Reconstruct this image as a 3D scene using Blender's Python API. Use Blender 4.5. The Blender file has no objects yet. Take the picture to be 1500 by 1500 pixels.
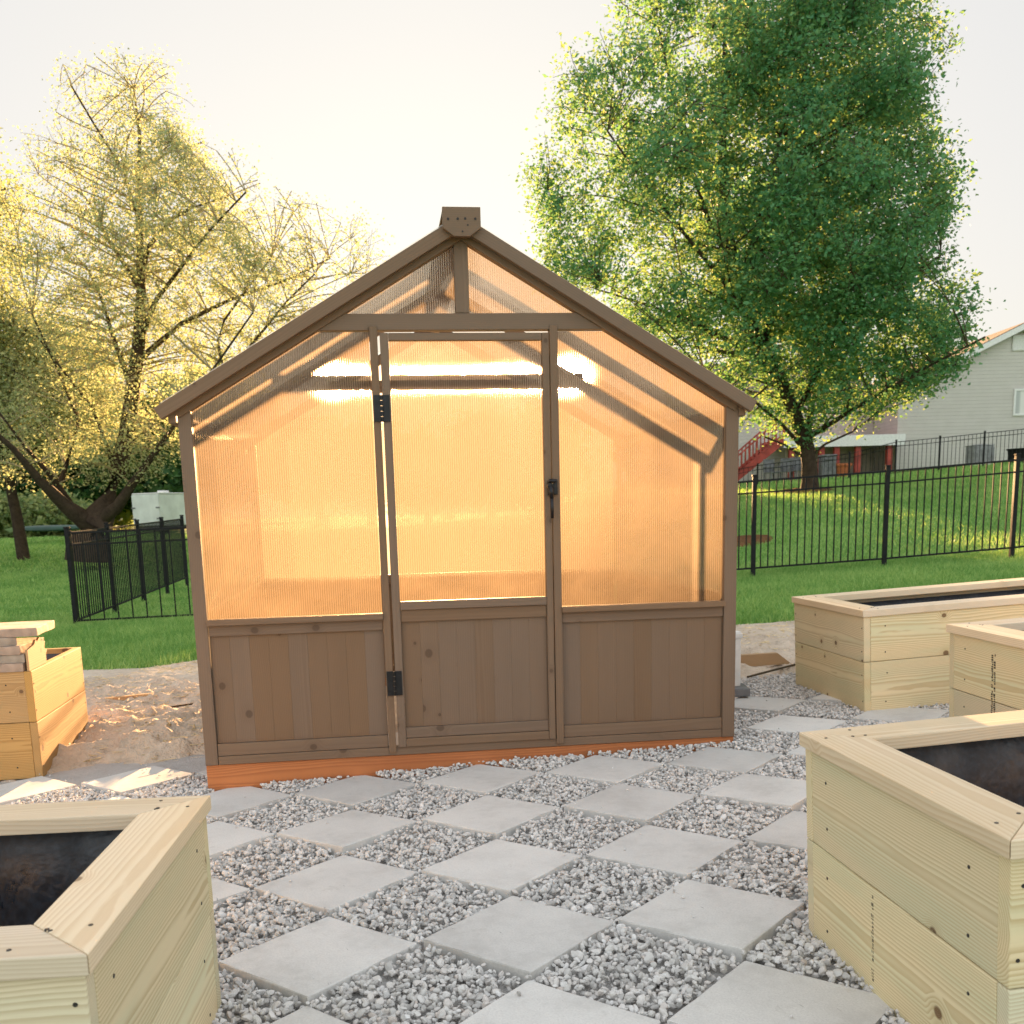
import bpy, bmesh, math, random
import numpy as np
from mathutils import Matrix, Vector, Euler

random.seed(7)
rng = np.random.default_rng(11)
scene = bpy.context.scene
COL = scene.collection
R = math.radians
TILE = 0.4064

# ------------------------------------------------------------------ camera model
F, PITCH, ROLL, CAM_H = 1436.42, R(9.9619), R(-1.45197), 1.20793
CX, CY = 750.0, 1000.0
SX = 0.0447                       # the yard rises gently to the right
cp, sp, cr, sr = math.cos(PITCH), math.sin(PITCH), math.cos(ROLL), math.sin(ROLL)
O = Vector((0, 0, CAM_H))


def ray(x, y):
    u, v = x - CX, y - CY
    u, v = u * cr + v * sr, -u * sr + v * cr
    return Vector((u / F, cp - v / F * sp, -sp - v / F * cp))


def at(x, y, Y):
    d = ray(x, y)
    return O + d * (Y / d.y)


def smooth(t):
    t = np.clip(t, 0, 1)
    return t * t * (3 - 2 * t)


def patio_z(x, y):
    return SX * x - 0.022 * smooth((y - 3.6) / 1.0) * smooth((x + 0.2) / 1.2)


def lawn_z(x, y):
    x = np.asarray(x, float); y = np.asarray(y, float)
    base = SX * np.clip(x, -6, 25)
    rr = smooth((x - 1) / 6); ll = smooth((-x - 1) / 5)
    rise_r = 1.15 * smooth((y - 14) / 15) + 0.03 * np.clip(y - 29, 0, 40) + 0.015 * np.clip(x - 13, 0, 25) * smooth((y - 20) / 15)
    rise_l = 0.75 * smooth((y - 20) / 25)
    rise_c = 0.9 * smooth((y - 16) / 22)
    z = base + rr * rise_r + ll * rise_l + (1 - rr - ll) * rise_c
    z = z + 0.015 * np.sin(x * 1.3 + 0.7 * y) * np.sin(y * 0.9 - 0.4 * x)
    return z


# ------------------------------------------------------------------ node helpers
class V:
    """a node socket with arithmetic"""
    def __init__(s, nt, sock): s.nt, s.s = nt, sock
    def op(s, o, name):
        n = s.nt.nodes.new('ShaderNodeMath'); n.operation = name
        s.nt.links.new(s.s, n.inputs[0])
        if isinstance(o, V): s.nt.links.new(o.s, n.inputs[1])
        elif o is not None: n.inputs[1].default_value = o
        return V(s.nt, n.outputs[0])
    def __add__(s, o): return s.op(o, 'ADD')
    def __sub__(s, o): return s.op(o, 'SUBTRACT')
    def __mul__(s, o): return s.op(o, 'MULTIPLY')
    def __truediv__(s, o): return s.op(o, 'DIVIDE')
    def sin(s): return s.op(None, 'SINE')
    def fract(s): return s.op(None, 'FRACT')
    def sqrt(s): return s.op(None, 'SQRT')
    def abs(s): return s.op(None, 'ABSOLUTE')
    def gt(s, o): return s.op(o, 'GREATER_THAN')
    def pow(s, o): return s.op(o, 'POWER')
    def maprange(s, a, b, c=0.0, d=1.0, smoothstep=True):
        n = s.nt.nodes.new('ShaderNodeMapRange')
        n.interpolation_type = 'SMOOTHSTEP' if smoothstep else 'LINEAR'
        s.nt.links.new(s.s, n.inputs[0])
        for i, v in zip((1, 2, 3, 4), (a, b, c, d)): n.inputs[i].default_value = v
        return V(s.nt, n.outputs[0])


class Mat:
    def __init__(s, name):
        s.m = bpy.data.materials.new(name); s.m.use_nodes = True
        s.nt = s.m.node_tree; s.nt.nodes.clear()
        s.out = s.n('ShaderNodeOutputMaterial')
    def n(s, t, **kw):
        nd = s.nt.nodes.new(t)
        for k, v in kw.items(): setattr(nd, k, v)
        return nd
    def link(s, a, b): s.nt.links.new(a.s if isinstance(a, V) else a, b)
    def put(s, sock, v):
        if isinstance(v, (V, bpy.types.NodeSocket)): s.link(v, sock)
        else:
            if sock.type == 'RGBA' and len(v) == 3: v = (*v, 1)
            sock.default_value = v
    def coord(s, kind='Object'): return s.n('ShaderNodeTexCoord').outputs[kind]
    def pos(s): return s.n('ShaderNodeNewGeometry').outputs['Position']
    def island(s): return V(s.nt, s.n('ShaderNodeNewGeometry').outputs['Random Per Island'])
    def objrand(s): return V(s.nt, s.n('ShaderNodeObjectInfo').outputs['Random'])
    def xyz(s, vec):
        n = s.n('ShaderNodeSeparateXYZ'); s.link(vec, n.inputs[0])
        return [V(s.nt, o) for o in n.outputs]
    def comb(s, x, y, z):
        n = s.n('ShaderNodeCombineXYZ')
        for i, v in enumerate((x, y, z)): s.put(n.inputs[i], v)
        return n.outputs[0]
    def noise(s, vec, scale, detail=3, rough=0.5, dist=0.0, out='Fac'):
        n = s.n('ShaderNodeTexNoise'); s.link(vec, n.inputs['Vector'])
        n.inputs['Scale'].default_value = scale; n.inputs['Detail'].default_value = detail
        n.inputs['Roughness'].default_value = rough; n.inputs['Distortion'].default_value = dist
        return V(s.nt, n.outputs[out])
    def voronoi(s, vec, scale, feature='F1', dim='3D'):
        n = s.n('ShaderNodeTexVoronoi', feature=feature, voronoi_dimensions=dim); s.link(vec, n.inputs['Vector'])
        n.inputs['Scale'].default_value = scale
        return n
    def mix(s, f, a, b, blend='MIX'):
        n = s.n('ShaderNodeMix', data_type='RGBA', blend_type=blend)
        s.put(n.inputs[0], f); s.put(n.inputs[6], a); s.put(n.inputs[7], b)
        return n.outputs[2]
    def ramp(s, f, stops):
        n = s.n('ShaderNodeValToRGB'); s.put(n.inputs[0], f); e = n.color_ramp.elements
        while len(e) < len(stops): e.new(0.5)
        for el, (p, c) in zip(e, stops): el.position = p; el.color = (*c, 1)
        return n.outputs[0]
    def bump(s, h, dist, strength=1.0):
        n = s.n('ShaderNodeBump'); s.put(n.inputs['Height'], h)
        n.inputs['Distance'].default_value = dist; n.inputs['Strength'].default_value = strength
        return n.outputs[0]
    def bsdf(s, color, rough=0.6, spec=0.4, metal=0.0, normal=None):
        n = s.n('ShaderNodeBsdfPrincipled')
        s.put(n.inputs['Base Color'], color); s.put(n.inputs['Roughness'], rough)
        n.inputs['Specular IOR Level'].default_value = spec; n.inputs['Metallic'].default_value = metal
        if normal is not None: s.link(normal, n.inputs['Normal'])
        return n.outputs[0]
    def mixsh(s, f, a, b):
        n = s.n('ShaderNodeMixShader'); s.put(n.inputs[0], f); s.link(a, n.inputs[1]); s.link(b, n.inputs[2])
        return n.outputs[0]
    def end(s, sh): s.link(sh, s.out.inputs[0]); return s.m


def plain(name, col, rough=0.5, spec=0.4, metal=0.0, var=0.12, scale=14.0, bump=0.0):
    m = Mat(name); c = m.coord()
    f = m.noise(c, scale, 4)
    col2 = tuple(max(0, v * (1 - 2 * var)) for v in col); col3 = tuple(min(1, v * (1 + 2 * var)) for v in col)
    nr = m.bump(m.noise(c, scale * 6, 3), bump) if bump else None
    return m.end(m.bsdf(m.ramp(f, [(0.3, col2), (0.7, col3)]), rough, spec, metal, nr))


def wood(name, early, late, tint, ring=0.0065, knots=1.0, knotcol=(0.13, 0.065, 0.03), rough=0.7, contrast=1.0, knotscale=3.4, cup=0.05, vv=0.22):
    """flat sawn board: local X is its length, Y its width, Z its thickness"""
    m = Mat(name)
    x, y, z = m.xyz(m.coord())
    rnd = m.objrand() + m.island() * 0.731
    r1, r2, r3 = (rnd * 7.31).fract(), (rnd * 13.77).fract(), (rnd * 29.3).fract()
    X = x + rnd * 41.0
    low = m.noise(m.comb(X * 0.9, y * 5.0 + r1 * 9.0, z * 5.0), 1.0, 2)
    med = m.noise(m.comb(X * 3.0, y * 16.0 + r2 * 5.0, z * 16.0), 1.0, 3)
    # knots
    kv = m.voronoi(m.comb(X, y * 1.15 + r1 * 3.0, r2 * 4.0), knotscale, dim='2D')
    kd = V(m.nt, kv.outputs['Distance'])
    kc = m.n('ShaderNodeSeparateColor'); m.link(kv.outputs['Color'], kc.inputs[0])
    kon = V(m.nt, kc.outputs[0]).gt(0.5) * knots
    ksz = V(m.nt, kc.outputs[1]) * 0.05 + 0.022
    kn = kd / ksz
    knot = kn.maprange(0.75, 1.25, 1, 0) * kon
    halo = kn.maprange(1.0, 3.6, 1, 0) * kon
    yy = y + (r1 - 0.5) * (2 * cup) + x * (r2 - 0.5) * 0.05 + (low - 0.5) * 0.07
    zz = z + 0.035 + r3 * 0.05
    rad = (yy * yy + zz * zz).sqrt() + (med - 0.5) * 0.008 + halo * 0.014
    g = (rad / ring).fract()
    prof = g.maprange(0.15, 0.88, 0, 1) * g.maprange(0.9, 1.0, 1, 0)
    fine = m.noise(m.comb(X * 14.0, y * 420.0, z * 420.0), 1.0, 2)
    fac = (prof * 0.8 + (fine - 0.5) * 0.45) * contrast
    base = m.mix(m.noise(m.comb(X * 1.1, y * 7.0, r1 * 5.0), 1.3, 3).maprange(0.35, 0.7), early, tint)
    c = m.mix(fac, base, late)
    c = m.mix(halo * 0.35, c, late)
    kring = (kn * 4.0).fract().maprange(0.3, 0.9, 0.75, 1.0)
    c = m.mix(knot * kring, c, knotcol)
    hv = m.n('ShaderNodeHueSaturation'); m.link(c, hv.inputs['Color']); m.link(r3 * vv + (1.0 - vv * 0.5), hv.inputs['Value'])
    m.link(r2 * 0.25 + 0.85, hv.inputs['Saturation'])
    nb = m.bump(fac * 0.5 + fine * 0.3 - knot * 0.3, 0.0006)
    return m.end(m.bsdf(hv.outputs[0], rough, 0.25, 0, nb))


def leafmat(name, ca, cb, ta, tb, tr=0.5, rough=0.6, patch=0.35, pd=2):
    m = Mat(name); i = m.island()
    f = (i + (m.noise(m.pos(), patch, pd) - 0.5) * (1.0 if pd == 2 else 1.6))
    d = m.bsdf(m.ramp(f, [(0.2, ca), (0.85, cb)]), rough, 0.25)
    t = m.n('ShaderNodeBsdfTranslucent'); m.link(m.ramp(f, [(0.2, ta), (0.85, tb)]), t.inputs[0])
    return m.end(m.mixsh(tr, d, t.outputs[0]))


def polycarb(name='twin wall polycarbonate', w0=0.56, w1=0.72, bright=1.0):
    m = Mat(name)
    x, y, z = m.xyz(m.coord())
    fl = (x * (2 * math.pi / 0.0105)).sin()
    smear = m.noise(m.comb(x * 2.0, y, z * 2.6), 1.6, 4, 0.6)
    scr = m.noise(m.comb(x * 22.0, y, z * 9.0), 1.0, 5, 0.65, 1.8)
    scratch = (scr - 0.5).abs().maprange(0.0, 0.012, 1, 0) * smear.maprange(0.5, 0.7)
    nb = m.bump(fl, 0.0026)
    tr = m.n('ShaderNodeBsdfTransparent'); m.put(tr.inputs[0], m.mix(fl.maprange(0.2, 1.0), tuple(bright * v for v in (0.66, 0.60, 0.54)), tuple(bright * v for v in (0.32, 0.28, 0.24))))
    rf = m.n('ShaderNodeBsdfRefraction'); rf.inputs['IOR'].default_value = 1.12; rf.inputs['Roughness'].default_value = 0.2
    m.put(rf.inputs['Color'], tuple(bright * v for v in (0.50, 0.45, 0.40))); m.link(nb, rf.inputs['Normal'])
    tl = m.n('ShaderNodeBsdfTranslucent'); m.put(tl.inputs[0], m.mix(fl.maprange(-0.2, 0.9), (0.21, 0.17, 0.132), (0.138, 0.107, 0.077)))
    gl = m.n('ShaderNodeBsdfGlossy'); gl.inputs['Roughness'].default_value = 0.22; m.link(nb, gl.inputs['Normal'])
    a = m.mixsh(0.6, tr.outputs[0], rf.outputs[0])
    b = m.mixsh(smear.maprange(0.3, 0.75, w0, w1) + scratch * 0.25, a, tl.outputs[0])
    return m.end(m.mixsh(0.05, b, gl.outputs[0]))


def clearmat():
    m = Mat('polycarbonate inner skin'); c = m.coord()
    t = m.n('ShaderNodeBsdfTransparent'); m.put(t.inputs[0], m.ramp(m.noise(c, 3.0), [(0.3, (0.95, 0.95, 0.94)), (0.7, (0.98, 0.98, 0.97))]))
    return m.end(t.outputs[0])


# ------------------------------------------------------------------ materials
M = {}
M['pine'] = wood('treated pine', (0.75, 0.625, 0.40), (0.50, 0.38, 0.20), (0.63, 0.60, 0.39), contrast=0.85)
M['pinecap'] = wood('pale pine cap', (0.76, 0.63, 0.46), (0.56, 0.40, 0.24), (0.70, 0.57, 0.39), contrast=0.6, knots=0.8)
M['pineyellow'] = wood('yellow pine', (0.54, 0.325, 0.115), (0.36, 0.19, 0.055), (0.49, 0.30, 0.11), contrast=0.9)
M['stain'] = wood('brown stained fir', (0.188, 0.124, 0.080), (0.132, 0.084, 0.053), (0.178, 0.117, 0.075), ring=0.008, knots=0.8, knotcol=(0.075, 0.045, 0.027), contrast=0.4, rough=0.62, knotscale=3.2, vv=0.05)
M['cedar'] = wood('reddish base timber', (0.52, 0.17, 0.03), (0.31, 0.08, 0.014), (0.45, 0.138, 0.024), knots=0.5, contrast=0.7)
M['lumber'] = wood('orange lumber', (0.48, 0.30, 0.14), (0.32, 0.17, 0.07), (0.44, 0.27, 0.12), knots=0.5, contrast=0.6)
M['poly'] = polycarb(); M['poly_gable'] = polycarb('twin wall polycarbonate gable', 0.34, 0.46, 1.4); M['clear'] = clearmat()


def roofpoly(name, milky):
    m = Mat(name); x, y, z = m.xyz(m.coord())
    fl = (x * (2 * math.pi / 0.0105)).sin()
    tr = m.n('ShaderNodeBsdfTransparent'); m.put(tr.inputs[0], m.mix(fl.maprange(0.2, 1.0), (0.95, 0.93, 0.9), (0.7, 0.67, 0.63)))
    tl = m.n('ShaderNodeBsdfTranslucent'); m.put(tl.inputs[0], m.mix(m.noise(m.coord(), 2.0, 3), (0.6, 0.58, 0.54), (0.75, 0.72, 0.68)))
    return m.end(m.mixsh(milky, tr.outputs[0], tl.outputs[0]))


M['poly_far'] = roofpoly('twin wall polycarbonate far side', 0.3)
M['poly_roof'] = roofpoly('twin wall polycarbonate roof', 0.36)
M['black'] = plain('black powder coat', (0.010, 0.010, 0.011), 0.6, 0.2, 0, 0.2)
M['iron'] = plain('black hinge metal', (0.009, 0.009, 0.011), 0.38, 0.5, 0.3, 0.25, 40)
M['steel'] = plain('screw steel', (0.06, 0.055, 0.05), 0.5, 0.5, 0.7, 0.3, 60)
M['white'] = plain('white vinyl', (0.72, 0.71, 0.69), 0.5, 0.4, 0, 0.05)
M['ink'] = plain('stamp ink', (0.07, 0.06, 0.045), 0.8, 0.2, 0, 0.3, 80)


def paver_mat():
    m = Mat('concrete paver'); c = m.coord(); r = m.objrand()
    x, y, z = m.xyz(c)
    p = m.comb(x + r * 31.0, y + r * 17.0, z)
    big = m.noise(p, 3.2, 4, 0.6); fine = m.noise(p, 160, 3, 0.7); mid = m.noise(p, 30, 4, 0.6)
    col = m.ramp(big + (mid - 0.5) * 0.35, [(0.3, (0.52, 0.505, 0.48)), (0.5, (0.63, 0.615, 0.59)), (0.72, (0.69, 0.675, 0.645))])
    col = m.mix(fine.maprange(0.35, 0.7) * 0.32, col, (0.40, 0.385, 0.37))
    sc = m.noise(m.comb((x + r * 9.0) * 9.0, (y + x * 0.5) * 60.0, z), 1.0, 2)
    col = m.mix(sc.maprange(0.70, 0.76) * mid.maprange(0.5, 0.6) * 0.6, col, (0.16, 0.15, 0.145))
    pore = m.voronoi(p, 90); pd_ = V(m.nt, pore.outputs['Distance'])
    col = m.mix(pd_.maprange(0.05, 0.16, 0.55, 0) * mid.maprange(0.5, 0.58), col, (0.25, 0.24, 0.23))
    blot = m.noise(p, 11.0, 5, 0.7, 0.8).maprange(0.60, 0.70) * 0.28
    col = m.mix(blot, col, (0.40, 0.375, 0.34))
    st = m.noise(p, 7.0, 2).maprange(0.68, 0.74) * 0.35
    col = m.mix(st, col, (0.56, 0.54, 0.51))
    hv = m.n('ShaderNodeHueSaturation'); m.link(col, hv.inputs['Color']); m.link((r * 5.7).fract() * 0.2 + 0.88, hv.inputs['Value'])
    return m.end(m.bsdf(hv.outputs[0], 0.85, 0.25, 0, m.bump(fine * 0.6 + mid * 0.4, 0.0016)))


def gravel_mat():
    m = Mat('limestone gravel'); i = m.island(); c = m.pos()
    col = m.ramp(i, [(0.0, (0.40, 0.385, 0.37)), (0.25, (0.55, 0.535, 0.515)), (0.55, (0.65, 0.635, 0.615)), (0.8, (0.64, 0.60, 0.57)), (0.93, (0.75, 0.74, 0.73)), (1.0, (0.52, 0.45, 0.40))])
    v = m.noise(c, 130, 4, 0.65)
    col = m.mix(v.maprange(0.45, 0.75) * 0.35, col, (0.48, 0.45, 0.43))
    return m.end(m.bsdf(col, 0.85, 0.25, 0, m.bump(v, 0.002)))


def ground_mat(name, stops, scale, bumpd, fines=60):
    m = Mat(name); c = m.pos()
    a = m.noise(c, scale, 5, 0.6); b = m.noise(c, fines, 4, 0.6); d = m.noise(c, scale * 6, 4, 0.6)
    col = m.ramp(a * 0.5 + d * 0.3 + b * 0.2, stops)
    return m.end(m.bsdf(col, 0.92, 0.15, 0, m.bump(b * 0.5 + d * 0.9, bumpd)))


M['paver'] = paver_mat(); M['gravel'] = gravel_mat()
M['bed'] = ground_mat('stone dust', [(0.3, (0.36, 0.345, 0.33)), (0.7, (0.52, 0.50, 0.48))], 9, 0.01, 120)
M['sand'] = ground_mat('sandy soil', [(0.34, (0.40, 0.315, 0.235)), (0.5, (0.58, 0.475, 0.37)), (0.66, (0.70, 0.60, 0.49))], 1.3, 0.035, 45)
M['lawn'] = ground_mat('lawn soil', [(0.3, (0.09, 0.19, 0.04)), (0.5, (0.14, 0.27, 0.06)), (0.7, (0.21, 0.34, 0.08))], 0.5, 0.03, 60)
M['mulch'] = ground_mat('bark mulch', [(0.3, (0.10, 0.045, 0.02)), (0.7, (0.24, 0.12, 0.05))], 6, 0.05, 30)
M['bark'] = ground_mat('bark', [(0.35, (0.035, 0.024, 0.017)), (0.65, (0.095, 0.066, 0.046))], 6, 0.03, 25)
M['twig'] = ground_mat('twig bark', [(0.35, (0.06, 0.045, 0.03)), (0.65, (0.12, 0.09, 0.055))], 6, 0.01, 25)
M['olivetwig'] = ground_mat('olive twig bark', [(0.35, (0.27, 0.21, 0.12)), (0.65, (0.42, 0.34, 0.19))], 6, 0.01, 25)
M['grass'] = leafmat('grass blades', (0.14, 0.30, 0.07), (0.38, 0.54, 0.17), (0.20, 0.40, 0.07), (0.44, 0.58, 0.14), 0.35, 0.6, 0.8, 4)
M['leafy'] = leafmat('yellow green spring leaves', (0.33, 0.37, 0.18), (0.48, 0.47, 0.21), (0.38, 0.46, 0.25), (0.54, 0.58, 0.28), 0.40)
M['leafg'] = leafmat('fresh green leaves', (0.07, 0.22, 0.10), (0.14, 0.33, 0.14), (0.17, 0.36, 0.10), (0.36, 0.46, 0.13), 0.37)
M['leafd'] = leafmat('dark green leaves', (0.03, 0.085, 0.028), (0.08, 0.16, 0.05), (0.07, 0.15, 0.035), (0.16, 0.25, 0.05), 0.35)
M['leafm'] = leafmat('mid green leaves', (0.17, 0.24, 0.10), (0.32, 0.36, 0.15), (0.26, 0.34, 0.11), (0.48, 0.50, 0.16), 0.42)


def liner_mat():
    m = Mat('black plastic liner'); c = m.coord()
    n1 = m.noise(c, 5, 4, 0.6, 0.6); n2 = m.noise(c, 60, 3)
    col = m.ramp(n2, [(0.4, (0.006, 0.009, 0.014)), (0.75, (0.022, 0.031, 0.045))])
    return m.end(m.bsdf(col, n1.maprange(0.3, 0.7, 0.25, 0.55), 0.5, 0, m.bump(n1 + n2 * 0.05, 0.008)))


M['liner'] = liner_mat()


def siding_mat():
    m = Mat('lap siding'); x, y, z = m.xyz(m.pos())
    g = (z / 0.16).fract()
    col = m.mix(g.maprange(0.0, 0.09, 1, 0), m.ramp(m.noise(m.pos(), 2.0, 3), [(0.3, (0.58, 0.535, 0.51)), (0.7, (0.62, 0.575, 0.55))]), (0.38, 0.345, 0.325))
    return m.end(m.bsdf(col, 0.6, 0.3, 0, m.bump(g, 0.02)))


M['siding'] = siding_mat()
M['shingle'] = ground_mat('brown shingles', [(0.35, (0.14, 0.11, 0.09)), (0.65, (0.24, 0.195, 0.16))], 3, 0.02, 18)
M['redpaint'] = plain('red stained deck', (0.33, 0.055, 0.04), 0.6, 0.3, 0, 0.2, 3)
M['dark'] = plain('dark opening', (0.03, 0.028, 0.027), 0.6, 0.3, 0, 0.3, 2)
M['beige'] = plain('beige wall', (0.70, 0.64, 0.56), 0.7, 0.3, 0, 0.1, 2)
M['grey'] = plain('grey plastic', (0.13, 0.13, 0.135), 0.5, 0.4, 0, 0.2, 6)
M['acgrey'] = plain('grey sheet metal', (0.25, 0.25, 0.25), 0.5, 0.4, 0.2, 0.15, 6)
M['trailer'] = plain('white trailer panel', (0.60, 0.63, 0.60), 0.45, 0.4, 0, 0.06, 2)
M['terracotta'] = plain('terracotta', (0.40, 0.12, 0.05), 0.7, 0.2, 0, 0.15, 9)
M['greenhull'] = plain('green hull', (0.012, 0.05, 0.03), 0.4, 0.4, 0, 0.15, 3)
M['rubber'] = plain('black rubber', (0.012, 0.012, 0.012), 0.8, 0.2)


def glass_mat():
    m = Mat('window glass'); c = m.pos(); x, y, z = m.xyz(c)
    f = (x * 9.0).sin() * 0.5 + 0.5
    return m.end(m.bsdf(m.mix(f.maprange(0.2, 0.8) , (0.62, 0.62, 0.58), (0.36, 0.38, 0.36)), 0.08, 0.6))


M['glass'] = glass_mat()


# ------------------------------------------------------------------ object helpers
def tag(o, label, cat, group=None, kind=None):
    if label: o['label'] = label
    if cat: o['category'] = cat
    if group: o['group'] = group
    if kind: o['kind'] = kind
    return o


def link(o, parent=None, mtx=None):
    COL.objects.link(o)
    if parent is not None: o.parent = parent
    if mtx is not None: o.matrix_local = mtx
    return o


def empty(name, mtx, label=None, cat=None, group=None):
    o = bpy.data.objects.new(name, None); o.empty_display_size = 0.2
    link(o, None, mtx)
    return tag(o, label, cat, group)


def structure(o): o['kind'] = 'structure'; return o


def mesh_np(name, verts, faces, mats, smooth_shade=False, midx=None):
    me = bpy.data.meshes.new(name)
    verts = np.ascontiguousarray(verts, np.float32); faces = np.ascontiguousarray(faces, np.int32)
    n, k = faces.shape
    me.vertices.add(len(verts)); me.vertices.foreach_set('co', verts.ravel())
    me.loops.add(n * k); me.loops.foreach_set('vertex_index', faces.ravel())
    me.polygons.add(n); me.polygons.foreach_set('loop_start', np.arange(0, n * k, k, dtype=np.int32))
    me.polygons.foreach_set('loop_total', np.full(n, k, np.int32))
    if midx is not None: me.polygons.foreach_set('material_index', np.asarray(midx, np.int32))
    me.polygons.foreach_set('use_smooth', np.full(n, smooth_shade, bool))
    for m in (mats if isinstance(mats, (list, tuple)) else [mats]): me.materials.append(m)
    me.update(calc_edges=True); me.validate()
    return me


def obj_np(name, verts, faces, mats, parent=None, sm=False, mtx=None):
    return link(bpy.data.objects.new(name, mesh_np(name, verts, faces, mats, sm)), parent, mtx)


class MB:
    """collects simple solids into one mesh"""
    def __init__(s): s.bm = bmesh.new()
    def box(s, x0, x1, y0, y1, z0, z1, bev=0.0, mtx=None):
        vs = [s.bm.verts.new((x, y, z)) for x in (x0, x1) for y in (y0, y1) for z in (z0, z1)]
        fs = [s.bm.faces.new([vs[i] for i in q]) for q in ((0, 1, 3, 2), (4, 6, 7, 5), (0, 4, 5, 1), (2, 3, 7, 6), (0, 2, 6, 4), (1, 5, 7, 3))]
        geo = vs
        if bev:
            es = list({e for f in fs for e in f.edges})
            r = bmesh.ops.bevel(s.bm, geom=es, offset=bev, segments=2, affect='EDGES', profile=0.6)
            geo = list({v for f in r['faces'] for v in f.verts} | {v for v in vs if v.is_valid})
        if mtx is not None: bmesh.ops.transform(s.bm, matrix=mtx, verts=geo)
        return s
    def prism(s, poly, z0, z1, bev=0.0, mtx=None):
        a = [s.bm.verts.new((x, y, z0)) for x, y in poly]; b = [s.bm.verts.new((x, y, z1)) for x, y in poly]
        n = len(poly)
        fs = [s.bm.faces.new(a[::-1]), s.bm.faces.new(b)] + [s.bm.faces.new((a[i], a[(i + 1) % n], b[(i + 1) % n], b[i])) for i in range(n)]
        geo = a + b
        if bev:
            es = list({e for f in fs for e in f.edges})
            r = bmesh.ops.bevel(s.bm, geom=es, offset=bev, segments=2, affect='EDGES', profile=0.6)
            geo = list({v for f in r['faces'] for v in f.verts} | {v for v in geo if v.is_valid})
        if mtx is not None: bmesh.ops.transform(s.bm, matrix=mtx, verts=geo)
        return s
    def cyl(s, p0, p1, r0, r1=None, seg=12, caps=True):
        p0, p1 = Vector(p0), Vector(p1); r1 = r0 if r1 is None else r1
        q = (p1 - p0).normalized().to_track_quat('Z', 'Y').to_matrix()
        A, B = [], []
        for i in range(seg):
            t = 2 * math.pi * i / seg; d = q @ Vector((math.cos(t), math.sin(t), 0))
            A.append(s.bm.verts.new(p0 + d * r0)); B.append(s.bm.verts.new(p1 + d * r1))
        for i in range(seg): s.bm.faces.new((A[i], A[(i + 1) % seg], B[(i + 1) % seg], B[i]))
        if caps: s.bm.faces.new(A[::-1]); s.bm.faces.new(B)
        return s
    def build(s, name, mat, parent=None, mtx=None, sm=False):
        bmesh.ops.recalc_face_normals(s.bm, faces=s.bm.faces[:])
        me = bpy.data.meshes.new(name); s.bm.to_mesh(me); s.bm.free()
        for m in (mat if isinstance(mat, (list, tuple)) else [mat]): me.materials.append(m)
        if sm: me.polygons.foreach_set('use_smooth', np.full(len(me.polygons), True, bool))
        return link(bpy.data.objects.new(name, me), parent, mtx)


def axes(ex, ey, ez, loc):
    m = Matrix.Identity(4)
    for i, e in enumerate((ex, ey, ez)):
        for j in range(3): m[j][i] = e[j]
    for j in range(3): m[j][3] = loc[j]
    return m


def board(name, L, W, T, mat, parent, mtx, bev=0.003):
    return MB().box(-L / 2, L / 2, -W / 2, W / 2, -T / 2, T / 2, bev).build(name, mat, parent, mtx)


# ------------------------------------------------------------------ camera, world, sun
cam = bpy.data.cameras.new('camera'); co = bpy.data.objects.new('camera', cam); COL.objects.link(co)
fwd = Vector((0, cp, -sp)); up = Vector((0, sp, cp)); rt = Vector((1, 0, 0))
ri = rt * cr + up * sr; ui = -rt * sr + up * cr
co.matrix_world = axes(ri, ui, -fwd, O)
cam.sensor_width = 36; cam.sensor_fit = 'HORIZONTAL'; cam.lens = 36 * F / 1500
cam.shift_y = (CY - 750) / 1500; cam.clip_start = 0.05; cam.clip_end = 2000
cam.dof.use_dof = True; cam.dof.focus_distance = 3.4; cam.dof.aperture_fstop = 8.0
scene.camera = co

SUN_EL, SUN_AZ = R(6.5), R(-3.5)           # azimuth from +Y, to the right
w = bpy.data.worlds.new('World'); scene.world = w; w.use_nodes = True
nt = w.node_tree; nt.nodes.clear()
sky = nt.nodes.new('ShaderNodeTexSky'); sky.sky_type = 'NISHITA'; sky.sun_disc = False
sky.sun_elevation = SUN_EL; sky.sun_rotation = SUN_AZ
sky.air_density = 1.0; sky.dust_density = 3.0; sky.ozone_density = 1.0
hs = nt.nodes.new('ShaderNodeHueSaturation'); hs.inputs['Saturation'].default_value = 1.1
bg = nt.nodes.new('ShaderNodeBackground'); bg.inputs[1].default_value = 0.088
wo = nt.nodes.new('ShaderNodeOutputWorld')
nt.links.new(sky.outputs[0], hs.inputs['Color']); gm = nt.nodes.new('ShaderNodeGamma'); gm.inputs[1].default_value = 0.14
nt.links.new(hs.outputs[0], gm.inputs[0]); # added fill light: sky brightened behind the camera and overhead
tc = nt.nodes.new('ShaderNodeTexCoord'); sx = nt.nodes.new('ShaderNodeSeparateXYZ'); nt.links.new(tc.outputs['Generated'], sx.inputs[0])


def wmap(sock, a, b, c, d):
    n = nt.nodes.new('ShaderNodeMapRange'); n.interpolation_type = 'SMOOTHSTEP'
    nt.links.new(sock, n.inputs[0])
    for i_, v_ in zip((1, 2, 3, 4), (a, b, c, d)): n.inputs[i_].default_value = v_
    return n.outputs[0]


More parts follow.
